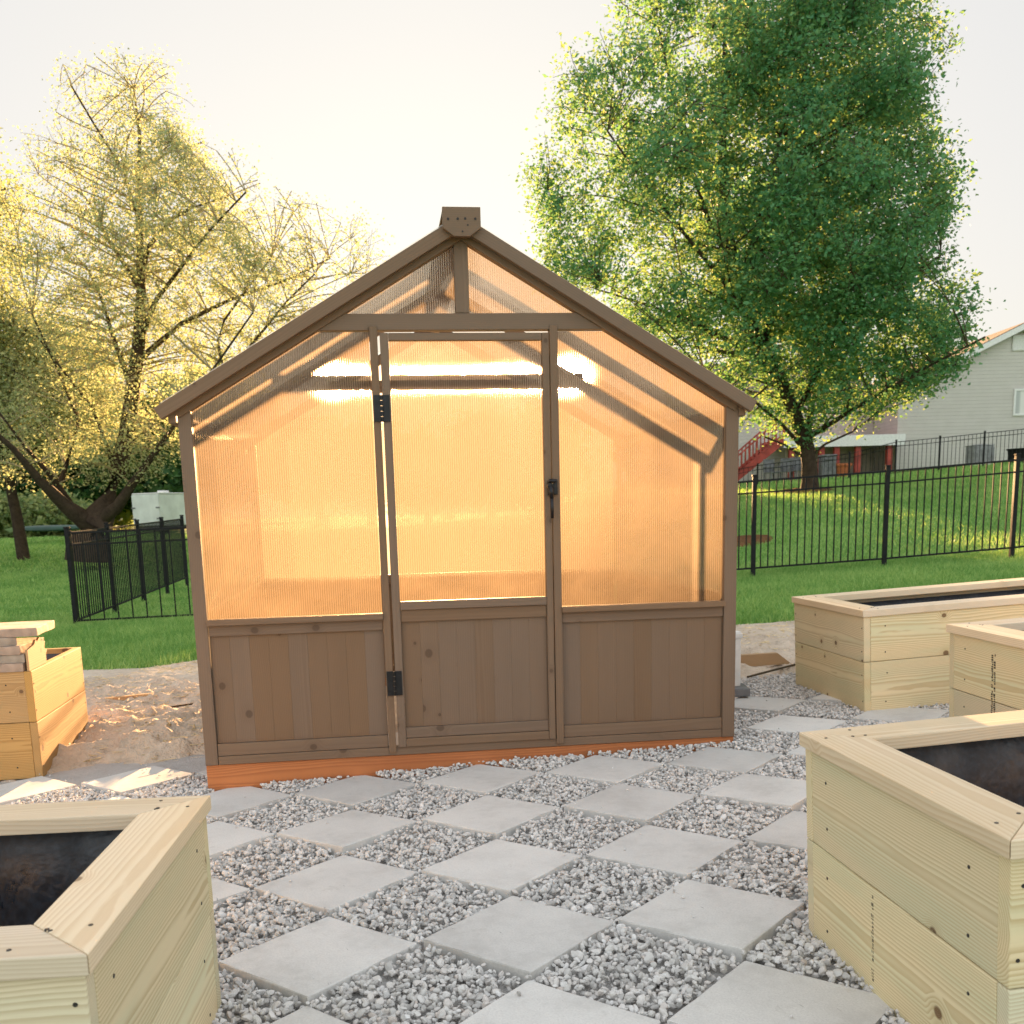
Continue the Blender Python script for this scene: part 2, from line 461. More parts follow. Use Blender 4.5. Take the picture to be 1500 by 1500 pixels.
mx = nt.nodes.new('ShaderNodeMath'); mx.operation = 'MAXIMUM'
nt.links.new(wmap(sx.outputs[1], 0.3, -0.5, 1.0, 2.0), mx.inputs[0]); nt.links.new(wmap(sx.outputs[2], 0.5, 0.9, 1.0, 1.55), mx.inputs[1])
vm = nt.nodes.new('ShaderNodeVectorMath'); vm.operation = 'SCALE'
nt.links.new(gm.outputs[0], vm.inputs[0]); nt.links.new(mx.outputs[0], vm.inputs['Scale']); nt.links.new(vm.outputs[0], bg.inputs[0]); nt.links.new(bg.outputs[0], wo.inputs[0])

sun = bpy.data.lights.new('sun', 'SUN'); so = bpy.data.objects.new('sun', sun); COL.objects.link(so)
sun.energy = 5.0; sun.angle = R(0.53); sun.color = (1.0, 0.57, 0.25)
sd = Vector((math.sin(SUN_AZ) * math.cos(SUN_EL), math.cos(SUN_AZ) * math.cos(SUN_EL), math.sin(SUN_EL)))
so.rotation_euler = sd.to_track_quat('Z', 'Y').to_euler(); so.location = (0, 30, 30)

vs = scene.view_settings
scene.display_settings.display_device = 'sRGB'
vs.view_transform = 'Standard'; vs.look = 'None'; vs.exposure = 3.0; vs.gamma = 1; vs.use_curve_mapping = False
scene.render.engine = 'CYCLES'
cy = scene.cycles
cy.max_bounces = 10; cy.diffuse_bounces = 4; cy.transmission_bounces = 8; cy.transparent_max_bounces = 16; cy.glossy_bounces = 3
cy.caustics_refractive = False; cy.caustics_reflective = False; cy.sample_clamp_indirect = 8
cy.use_denoising = True
try: cy.denoiser = 'OPENIMAGEDENOISE'
except Exception: pass

# ------------------------------------------------------------------ ground
def stretch(a, b, step, lo, hi, n):
    mid = np.arange(a, b + 1e-6, step)
    left = a - (np.geomspace(1, 1 + (a - lo), n)[1:] - 1)[::-1]; right = b + np.geomspace(1, 1 + (hi - b), n)[1:] - 1
    return np.concatenate([left, mid, right])


def grid_faces(nx, ny):
    i = np.arange(nx * ny).reshape(ny, nx)
    return np.stack([i[:-1, :-1], i[:-1, 1:], i[1:, 1:], i[1:, :-1]], -1).reshape(-1, 4)


def dirt_mask(x, y):
    """1 well inside the bare soil, 0 on the lawn"""
    wob = 0.28 * np.sin(x * 2.3 + 1.0) + 0.16 * np.sin(x * 5.1 + y) + 0.12 * np.sin(y * 4.3 + 2)
    back = (9.75 + wob - y) / 0.5 - np.where(x > 2, 0.5, 0)
    side = np.minimum((x + 6.3 + wob * 0.7) / 0.6, (5.0 + wob - x) / 0.6)
    return np.clip(np.minimum(back, side), 0, 1)


xs = stretch(-16, 18, 0.3, -260, 260, 16); ys = stretch(-4, 34, 0.3, -60, 420, 18)
gx, gy_ = np.meshgrid(xs, ys); lz = lawn_z(gx, gy_) - 0.10 * smooth(dirt_mask(gx, gy_) * 1.0)
structure(obj_np('ground', np.stack([gx, gy_, lz], -1).reshape(-1, 3), grid_faces(len(xs), len(ys)), M['lawn'], sm=True))['label'] = 'green lawn rising toward the house'


def vnoise(x, y, seed, scale):
    r = np.random.default_rng(seed); t = r.random((64, 64))
    X, Y = x * scale, y * scale; i, j = np.floor(X).astype(int), np.floor(Y).astype(int); fx, fy = smooth(X - i), smooth(Y - j)
    g = lambda a, b: t[a % 64, b % 64]
    return (g(i, j) * (1 - fx) + g(i + 1, j) * fx) * (1 - fy) + (g(i, j + 1) * (1 - fx) + g(i + 1, j + 1) * fx) * fy


xs = np.arange(-7.2, 6.0, 0.025); ys = np.arange(4.3, 11.0, 0.025)
dx, dy = np.meshgrid(xs, ys)
front = np.where(dx < 0, 5.10 + 0.10 * np.sin(dx * 5) + 0.35 * smooth((dx + 2.1) / 0.6), 6.35 + 0.1 * np.sin(dx * 4))
n = 0.5 * vnoise(dx, dy, 1, 2.2) + 0.3 * vnoise(dx, dy, 2, 5.5) + 0.2 * vnoise(dx, dy, 3, 12)
ridge = 1 - np.abs(2 * vnoise(dx + 0.3 * n, dy, 5, 4.5) - 1)
rid2 = 1 - np.abs(2 * vnoise(dx * 1.0 + 0.5 * n, dy * 1.4, 6, 9) - 1)
dz = 0.085 * (n - 0.5) + (0.045 * (ridge ** 3 - 0.3) + 0.04 * (rid2 ** 4 - 0.2) + 0.03 * (vnoise(dx, dy, 8, 24) - .5)) * smooth((9.2 - dy) / 1.5)
heap = 0.05 * np.exp(-(((dx + 2.25) / 0.42) ** 2 + ((dy - 5.85) / 0.42) ** 2)) + 0.05 * np.exp(-(((dx + 2.6) / 0.35) ** 2 + ((dy - 4.98) / 0.12) ** 2))
dzv = patio_z(dx, dy) - 0.07 + 0.085 * smooth((dy - front) / 0.3) + dz * smooth((dy - front + 0.1) / 0.35) + heap
mk = dirt_mask(dx, dy)
far = smooth((dy - 7.5) / 1.5)
dzv = dzv * (1 - far) + (lawn_z(dx, dy) + 0.0 + dz * 0.5) * far - 0.16 * (1 - smooth(mk * 1.6))
tag(obj_np('bare_soil', np.stack([dx, dy, dzv], -1).reshape(-1, 3), grid_faces(len(xs), len(ys)), M['sand'], sm=True), 'bare sandy soil with footprints round the patio', None, None, 'structure')

xs = np.arange(-4.2, 4.4, 0.1); ys = np.arange(0.2, 6.9, 0.1); bx, by = np.meshgrid(xs, ys)
tag(obj_np('gravel_bed', np.stack([bx, by, patio_z(bx, by) - 0.032], -1).reshape(-1, 3), grid_faces(len(xs), len(ys)), M['bed'], sm=True), 'stone dust bed under the gravel', None, None, 'structure')

# ------------------------------------------------------------------ pavers
GA, GB, GTH = -0.64644, 3.49038, R(-40.0827)
gc, gs = math.cos(GTH), math.sin(GTH)


def node(u, v): return GA + TILE * (u * gc + v * gs), GB + TILE * (u * gs - v * gc)


def cell_of(x, y):
    X, Y = x - GA, y - GB
    return (X * gc + Y * gs) / TILE, (X * gs - Y * gc) / TILE


PAVERS = {}
#PAVER_LABELS#
def paver_mesh():
    b = MB(); h = TILE / 2 - 0.004
    b.box(-h, h, -h, h, -0.044, 0, 0.0045)
    bmesh.ops.subdivide_edges(b.bm, edges=[e for e in b.bm.edges if e.calc_length() > 0.3], cuts=5, use_grid_fill=True)
    r = np.random.default_rng(3)
    for v in b.bm.verts:
        if max(abs(v.co.x), abs(v.co.y)) > h - 0.02: v.co += Vector(r.normal(0, 0.0007, 3))
    b.bm.normal_update()
    bmesh.ops.recalc_face_normals(b.bm, faces=b.bm.faces[:])
    me = bpy.data.meshes.new('concrete_paver'); b.bm.to_mesh(me); b.bm.free(); me.materials.append(M['paver'])
    return me


PM = paver_mesh()
ORD = ['first', 'second', 'third', 'fourth', 'fifth', 'sixth', 'seventh', 'eighth']


def paver(u, v, label):
    x, y = node(u + 0.5, v + 0.5)
    o = bpy.data.objects.new('concrete_paver', PM)
    tilt = Euler((random.gauss(0, 0.006), -math.atan(SX) + random.gauss(0, 0.006), GTH + random.gauss(0, 0.006))).to_matrix().to_4x4()
    tilt.translation = (x + random.gauss(0, .003), y + random.gauss(0, .003), patio_z(x, y) + 0.004 + random.gauss(0, .0025))
    link(o, None, tilt)
    tag(o, label, 'paver', 'concrete pavers laid in a checkerboard')
    return o


ROWNAME = {4: 'nearest row', 2: 'second nearest row', 0: 'third nearest row', -2: 'fourth nearest row', -4: 'row touching the greenhouse'}
rows = {4: [(3, 1), (4, 0), (2, 2)], 2: [(1, 1), (2, 0), (3, -1)], 0: [(-1, 1), (0, 0), (1, -1), (2, -2), (3, -3)],
        -2: [(-2, 0), (-1, -1), (0, -2), (1, -3), (2, -4), (3, -5)], -4: [(-3, -1), (-2, -2), (-1, -3), (0, -4), (1, -5)]}
for n_, cells in rows.items():
    cells = sorted(cells, key=lambda c: c[0] - c[1])
    for i, (u, v) in enumerate(cells):
        paver(u, v, 'grey concrete paver, %s from the left in the %s' % (ORD[i], ROWNAME[n_]))
SIDE = {(2, -6): 'grey paver between the right greenhouse corner and the large right planter', (1, -7): 'grey paver close to the right side of the greenhouse, in front of the drain block',
        (0, -8): 'sunlit grey paver under the white downspout behind the right greenhouse corner', (2, -8): 'grey paver in front of the far end of the long planter',
        (3, -7): 'grey paver between the long planter and the large right planter', (1, -9): 'grey paver touching the far corner of the long planter',
        (0, -6): 'grey paver half hidden by the right greenhouse base',
        (-4, -2): 'paver with sun stripes beside the left greenhouse corner', (-5, -1): 'sand covered paver in front of the old left planter',
        (-4, 0): 'orange lit paver just behind the cap of the near left planter', (-6, 0): 'paver at the left photo edge below the paver stack planter'}
for (u, v), lb in SIDE.items(): paver(u, v, lb)
TILES = {c for r_ in rows.values() for c in r_} | set(SIDE)
ALLT = {(u, v) for u in range(-9, 9) for v in range(-12, 9) if (u + v) % 2 == 0}

# ------------------------------------------------------------------ gravel
def ico(sub):
    b = bmesh.new(); bmesh.ops.create_icosphere(b, subdivisions=sub, radius=1.0)
    v = np.array([x.co[:] for x in b.verts]); f = np.array([[q.index for q in p.verts] for p in b.faces]); b.free()
    return v, f


def stones(sub, k_):
    a0, f = ico(sub); out = []
    for k in range(k_):
        a = a0.copy()
        for _ in range(9):                               # crushed stone: cut with random planes
            d = rng.normal(size=3); d /= np.linalg.norm(d); c = rng.uniform(0.5, 0.85); t = a @ d
            a = a - np.outer(np.maximum(t - c, 0), d)
        out.append(a * np.array([1, rng.uniform(0.6, 0.95), rng.uniform(0.42, 0.7)]))
    return np.array(out), f


PROTO = {2: stones(2, 24), 1: stones(1, 24)}
GHY, GHYAW, K = 4.8517, R(7.2586), 0.965
ghc, ghs = math.cos(GHYAW), math.sin(GHYAW)


def in_gh(x, y, mrg=0.0):
    s_ = x * ghc + (y - GHY * K) * ghs; d_ = -x * ghs + (y - GHY * K) * ghc
    return (s_ > -1.46 - mrg) & (s_ < 1.12 + mrg) & (d_ > -mrg)


P = []
for u in range(-8, 8):
    for v in range(-11, 8):
        if (u + v) % 2 == 0 and (u, v) in TILES: continue
        cx, cyy = node(u + .5, v + .5)
        if not (-3.4 < cx < 3.3 and 1.3 < cyy < 6.6): continue
        if cx < -1.3 and cyy > 5.0: continue
        if abs(cx) > 0.56 * cyy + 0.5: continue
        nn = 960
        q = rng.random((nn, 2)) * 0.985 + 0.0075
        P.append(np.stack([*node(u + q[:, 0], v + q[:, 1])], -1))
SP_ = []
for (u, v) in TILES:                                     # a few strays kicked onto the pavers, most near the edges
    q = rng.random((5, 2)); q = np.where(rng.random((5, 2)) < .6, q ** 3 * .12, q); SP_.append(np.stack([*node(u + q[:, 0], v + q[:, 1])], -1))
SP_ = np.concatenate(SP_); NSTRAY = len(SP_)
P = np.concatenate(P); P = P[~in_gh(P[:, 0], P[:, 1], 0.0)]
P = np.concatenate([P, SP_]); ns = len(P); size = np.exp(rng.normal(math.log(0.0112), 0.25, ns)); size = np.clip(size, 0.006, 0.021)
pz = patio_z(P[:, 0], P[:, 1]) - 0.024 + rng.random(ns) * 0.024 + 0.006 * vnoise(P[:, 0], P[:, 1], 9, 5)
ghd = -P[:, 0] * ghs + (P[:, 1] - GHY * K) * ghc
pz += 0.010 * np.exp(-((ghd) / 0.12) ** 2)
pz[-NSTRAY:] = patio_z(P[-NSTRAY:, 0], P[-NSTRAY:, 1]) + 0.0075; size[-NSTRAY:] *= 0.6
from_q = rng.normal(size=(ns, 4)); from_q[:, 1:3] *= 0.45; from_q /= np.linalg.norm(from_q, axis=1)[:, None]
w_, x_, y_, z_ = from_q.T
Rm = np.stack([np.stack([1 - 2 * (y_**2 + z_**2), 2 * (x_*y_ - z_*w_), 2 * (x_*z_ + y_*w_)], -1), np.stack([2 * (x_*y_ + z_*w_), 1 - 2 * (x_**2 + z_**2), 2 * (y_*z_ - x_*w_)], -1), np.stack([2 * (x_*z_ - y_*w_), 2 * (y_*z_ + x_*w_), 1 - 2 * (x_**2 + y_**2)], -1)], 1)
pi = rng.integers(0, 24, ns); GVv, GFf, off = [], [], 0
for sub in (2, 1):
    sel = np.where((P[:, 1] < 3.1) == (sub == 2))[0]; pv, pf = PROTO[sub]
    a = np.einsum('nij,nkj->nki', Rm[sel], pv[pi[sel]]) * size[sel, None, None] + np.stack([P[sel, 0], P[sel, 1], pz[sel]], -1)[:, None, :]
    GVv.append(a.reshape(-1, 3)); GFf.append((pf[None] + (np.arange(len(sel)) * pv.shape[1])[:, None, None]).reshape(-1, 3) + off); off += len(GVv[-1])
gv = np.concatenate(GVv); gf = np.concatenate(GFf)
tag(obj_np('gravel', gv, gf, M['gravel']), 'pale grey crushed limestone filling the squares between the pavers', 'gravel', None, 'stuff')

# ------------------------------------------------------------------ greenhouse
Z0 = CAM_H * (1 - K)
gh = empty('greenhouse', Matrix.Translation((0, GHY * K, Z0)) @ Matrix.Rotation(GHYAW, 4, 'Z') @ Matrix.Scale(K, 4),
           'brown gabled wooden greenhouse with glowing polycarbonate panes and a central door', 'greenhouse')
DEPTH = 2.45
C0 = -0.187


def gbox(name, s0, s1, y0, y1, z0, z1, axis, mat=None, parent=None, bev=0.003):
    mat = mat or M['stain']; c = ((s0 + s1) / 2, (y0 + y1) / 2, (z0 + z1) / 2)
    ds, dy_, dz_ = s1 - s0, y1 - y0, z1 - z0
    if axis == 'x': m = axes((1, 0, 0), (0, 0, 1), (0, -1, 0), c); L, W, T = ds, dz_, dy_
    elif axis == 'z': m = axes((0, 0, 1), (1, 0, 0), (0, 1, 0), c); L, W, T = dz_, ds, dy_
    else: m = axes((0, 1, 0), (0, 0, 1), (1, 0, 0), c); L, W, T = dy_, dz_, ds
    return board(name, L, W, T, mat, parent or gh, m, bev)


def planks(name, s0, s1, y0, y1, z0, z1, n_, parent=None):
    """tongue and groove boards, standing, as one panel; mesh X runs upwards"""
    b = MB(); wd = (s1 - s0) / n_; L = z1 - z0
    for i in range(n_):
        a = -(s1 - s0) / 2 + i * wd
        b.box(-L / 2, L / 2, a + 0.0001, a + wd - 0.0001, -(y1 - y0) / 2 + random.uniform(0, .001), (y1 - y0) / 2, 0.0009)
    return b.build(name, M['stain'], parent or gh, axes((0, 0, 1), (1, 0, 0), (0, 1, 0), ((s0 + s1) / 2, (y0 + y1) / 2, (z0 + z1) / 2)))


def pane(name, poly, y0, parent=None, mtx=None, t=0.004, mat='poly'):
    """polycarbonate sheet: poly in (across, up), thickness along depth"""
    n_ = len(poly)
    v = [(x, y0, z) for x, z in poly] + [(x, y0 + t, z) for x, z in poly]
    me = bpy.data.meshes.new(name)
    me.from_pydata(v, [], [list(range(n_)), list(range(n_, 2 * n_))[::-1]] + [[i, i + n_, (i + 1) % n_ + n_, (i + 1) % n_] for i in range(n_)])
    me.materials.append(M[mat]); me.materials.append(M['clear'])
    for i, p in enumerate(me.polygons): p.material_index = 0 if i == 0 else 1
    me.update()
    return link(bpy.data.objects.new(name, me), parent or gh, mtx)


def roof_z(s): return 2.545 - 0.59 * abs(s - C0)      # upper edge of the front rafters


def under(s, d=0.075): return roof_z(s) - d


# base and lower frame
gbox('base_board', -1.52, 1.165, 0.012, 0.06, -0.20, 0.012, 'x', M['cedar'])
gbox('base_board', -1.52, 1.165, DEPTH - 0.06, DEPTH - 0.012, -0.20, 0.012, 'x', M['cedar'])
gbox('base_board', -1.52, -1.475, 0.062, DEPTH - 0.062, -0.20, 0.012, 'y', M['cedar'])
gbox('base_board', 1.12, 1.165, 0.062, DEPTH - 0.062, -0.20, 0.012, 'y', M['cedar'])
gbox('bottom_rail', -1.458, 1.098, 0.004, 0.05, 0.014, 0.056, 'x')
for s0, s1, y0, y1 in ((-1.52, -1.46, 0, 0.06), (1.10, 1.165, 0, 0.06), (-1.52, -1.46, DEPTH - 0.06, DEPTH), (1.135, 1.165, DEPTH - 0.03, DEPTH)):
    gbox('corner_post', s0, s1, y0, y1, 0.014, 1.70, 'z')
gbox('door_jamb', -0.627, -0.591, -0.006, 0.05, 0.030, 2.066, 'z')
gbox('door_jamb', 0.222, 0.260, -0.006, 0.05, 0.028, 2.070, 'z')
for s0, s1, n_ in ((-1.458, -0.629, 9), (0.262, 1.098, 9)):
    gbox('lower_rail', s0, s1, 0.006, 0.045, 0.058, 0.118, 'x')
    planks('board_panel', s0, s1, 0.022, 0.04, 0.119, 0.646, n_)
    gbox('upper_rail', s0, s1, 0.008, 0.045, 0.647, 0.699, 'x')
    gbox('sill', s0 - 0.003, s1 + 0.003, -0.022, 0.045, 0.700, 0.728, 'x')
# front panes
pane('polycarbonate_pane', [(-1.458, 0.729), (-0.629, 0.729), (-0.629, 2.046), (-0.93, 2.046), (-1.458, under(-1.458) + 0.02)], 0.026)
pane('polycarbonate_pane', [(0.262, 0.729), (1.098, 0.729), (1.098, under(1.098) + 0.02), (0.552, 2.046), (0.262, 2.046)], 0.026)
pane('polycarbonate_pane', [(-0.80, 2.12), (-0.222, 2.12), (-0.222, under(-0.222) + 0.02)], 0.030, mat='poly_gable')
pane('polycarbonate_pane', [(-0.155, 2.12), (0.43, 2.12), (-0.155, under(-0.155) + 0.02)], 0.030, mat='poly_gable')
# beam, king post
MB().prism([(-0.931, 2.048), (0.558, 2.052), (0.437, 2.127), (-0.803, 2.122)], -0.028, 0.028, 0.003).build('tie_beam', M['stain'], gh, axes((1, 0, 0), (0, 0, 1), (0, -1, 0), (0, 0.030, 0)))
gbox('king_post', -0.221, -0.156, 0.004, 0.055, 2.126, 2.47, 'z')


def rafters(y0, y1, d=0.058, oh=0.0, name='rafter', lift=0.0):
    for sgn in (-1, 1):
        end = 1.425 + oh; k = 0.59; ln = math.hypot(1, k)
        nx, nz = -k / ln * 1, -1 / ln                        # inward normal (pointing down)
        a = (0.0, 2.545 + lift); e = (end, 2.545 + lift - k * end)
        e2 = (e[0] + nx * d, e[1] + nz * d); a2 = (0.0, a[1] - d * ln)
        L = math.hypot(e[0], end * k)
        ang = math.atan(k)
        # local frame: X down the slope, Y the depth of the section
        ex = Vector((sgn * math.cos(ang), 0, -math.sin(ang))); ey = Vector((sgn * math.sin(ang), 0, math.cos(ang))); ez = ex.cross(ey)
        m = axes(ex, ey, ez, (C0, (y0 + y1) / 2, 2.545 + lift))
        poly = [(0.0, 0.0), (L, 0.0), (L, -d), (math.tan(ang) * d, -d)]
        MB().prism(poly, -(y1 - y0) / 2, (y1 - y0) / 2, 0.003).build(name, M['stain'], gh, m)


rafters(-0.055, -0.014)
rafters(-0.012, 0.045, 0.075, -0.06, lift=-0.012)
for yy in (1.22,): rafters(yy, yy + 0.038, 0.055, -0.03, lift=-0.016)
rafters(DEPTH - 0.05, DEPTH, 0.06, -0.03, lift=-0.012)
# ridge
MB().prism([(-0.087, 2.568), (0.087, 2.568), (0.087, 2.478), (0.036, 2.442), (-0.036, 2.442), (-0.087, 2.478)], -0.012, 0.012, 0.003).build('apex_plate', M['stain'], gh, axes((1, 0, 0), (0, 0, 1), (0, -1, 0), (C0, -0.070, 0)))
for s_, z_ in ((-0.062, 2.515), (-0.018, 2.516), (0.016, 2.517), (0.062, 2.517), (0.027, 2.49), (0.002, 2.462)):
    MB().cyl((C0 + s_, -0.084, z_), (C0 + s_, -0.080, z_), 0.0058 if z_ > 2.5 else 0.004, seg=10).build('screw_hole', M['dark'], gh)
gbox('ridge_board', C0 - 0.085, C0 + 0.085, -0.055, DEPTH, 2.548, 2.566, 'y')
gbox('ridge_beam', C0 - 0.02, C0 + 0.02, 0.047, DEPTH - 0.052, 2.39, 2.50, 'y')
for s0 in (-1.56, 1.16):
    gbox('eave_board', s0, s0 + 0.035, -0.010, DEPTH, 1.64, 1.70, 'y')
# roof panes
for sgn in (-1, 1):
    ang = math.atan(0.59)
    ex = Vector((0, 1, 0)); ez = Vector((sgn * math.cos(ang), 0, -math.sin(ang))); ey = ez.cross(ex)
    pane('roof_pane', [(-0.05, 0.06), (DEPTH, 0.06), (DEPTH, 1.62), (-0.05, 1.62)], -0.002, None, axes(ex, ey, ez, (C0, 0, 2.549)), mat='poly_roof')
# side and back walls
for s0, s1 in ((-1.50, -1.48), (1.115, 1.135)):
    for zz in ((0.014, 0.10), (0.66, 0.76)):
        gbox('side_rail', s0 - 0.01, s1 + 0.01, 0.062, DEPTH - 0.062, zz[0], zz[1], 'y')
    gbox('side_boards', s0, s1, 0.062, DEPTH - 0.062, 0.102, 0.658, 'y', bev=0.001)
    pane('side_pane', [(0.062, 0.762), (DEPTH - 0.062, 0.762), (DEPTH - 0.062, 1.64), (0.062, 1.64)], 0.0, None, axes((0, 1, 0), (-1, 0, 0), (0, 0, 1), ((s0 + s1) / 2, 0, 0)), mat='poly_far')
YB = DEPTH
gbox('back_rail', -1.458, 1.098, YB - 0.05, YB - 0.004, 0.014, 0.10, 'x')
planks('back_boards', -1.458, 1.098, YB - 0.04, YB - 0.02, 0.101, 0.70, 26)
gbox('back_sill', -1.458, 1.098, YB - 0.06, YB - 0.004, 0.702, 0.77, 'x')
gbox('back_beam', -0.93, 0.55, YB - 0.05, YB - 0.004, 2.05, 2.13, 'x')
pane('back_pane', [(-1.458, 0.772), (1.098, 0.772), (1.098, under(1.098)), (C0, under(C0)), (-1.458, under(-1.458))], YB - 0.030, mat='poly_far')
# door
door = bpy.data.objects.new('door', None); link(door, gh); door.empty_display_size = 0.1


def dbox(*a, **k): return gbox(*a, parent=door, **k)


dbox('door_stile', -0.580, -0.541, -0.008, 0.034, 0.056, 2.036, 'z'); dbox('door_stile', 0.184, 0.217, -0.008, 0.034, 0.056, 2.036, 'z')
dbox('door_rail', -0.540, 0.183, -0.006, 0.034, 2.002, 2.036, 'x'); dbox('door_rail', -0.540, 0.183, -0.012, 0.034, 0.742, 0.782, 'x')
dbox('door_rail', -0.540, 0.183, 0.000, 0.034, 0.682, 0.741, 'x'); dbox('door_rail', -0.540, 0.183, 0.000, 0.034, 0.100, 0.153, 'x')
dbox('door_rail', -0.540, 0.183, -0.006, 0.034, 0.056, 0.098, 'x')
planks('door_panel', -0.540, 0.183, 0.012, 0.030, 0.154, 0.681, 8, door)
pane('door_pane', [(-0.540, 0.783), (0.183, 0.783), (0.183, 2.001), (-0.540, 2.001)], 0.014, door)
for zc in (1.695, 0.382):
    hb = MB(); hb.box(-0.622, -0.5905, -0.014, -0.009, zc - 0.061, zc + 0.061, 0.001); hb.box(-0.578, -0.548, -0.014, -0.009, zc - 0.061, zc + 0.061, 0.001)
    for kk in range(5):
        hb.cyl((-0.5845, -0.014, zc - 0.061 + kk * 0.0246), (-0.5845, -0.014, zc - 0.061 + kk * 0.0246 + 0.0226), 0.0065, seg=10)
        hb.box(-0.590 if kk % 2 else -0.5845, -0.5845 if kk % 2 else -0.578, -0.0135, -0.0095, zc - 0.060 + kk * 0.0246, zc - 0.040 + kk * 0.0246)
    hb.build('hinge', M['iron'], door)
hd = MB(); hd.box(0.196, 0.215, -0.026, -0.009, 1.275, 1.345, 0.004); hd.box(0.222, 0.245, -0.026, -0.007, 1.278, 1.352, 0.004)
hd.cyl((0.206, -0.026, 1.318), (0.206, -0.052, 1.318), 0.017, 0.015, seg=16); hd.cyl((0.200, -0.036, 1.345), (0.236, -0.034, 1.343), 0.009, seg=10)
hd.build('latch', M['iron'], door, sm=False)
hl = MB(); hl.cyl((0.206, -0.046, 1.320), (0.210, -0.052, 1.26), 0.013, 0.010, seg=12); hl.cyl((0.210, -0.052, 1.26), (0.212, -0.048, 1.165), 0.0095, 0.0085, seg=12)
hl.build('handle', M['iron'], door, sm=True)

# ------------------------------------------------------------------ planters
SCREW = None


def screw_mesh():
    b = MB(); b.cyl((0, 0, -0.002), (0, 0, 0.0012), 0.0048, 0.0040, 10); b.cyl((0, 0, 0.0012), (0, 0, 0.0013), 0.0015, 0.001, 6)
    o = b.build('screw', M['steel']); me = o.data; bpy.data.objects.remove(o); return me


SCREW = screw_mesh()


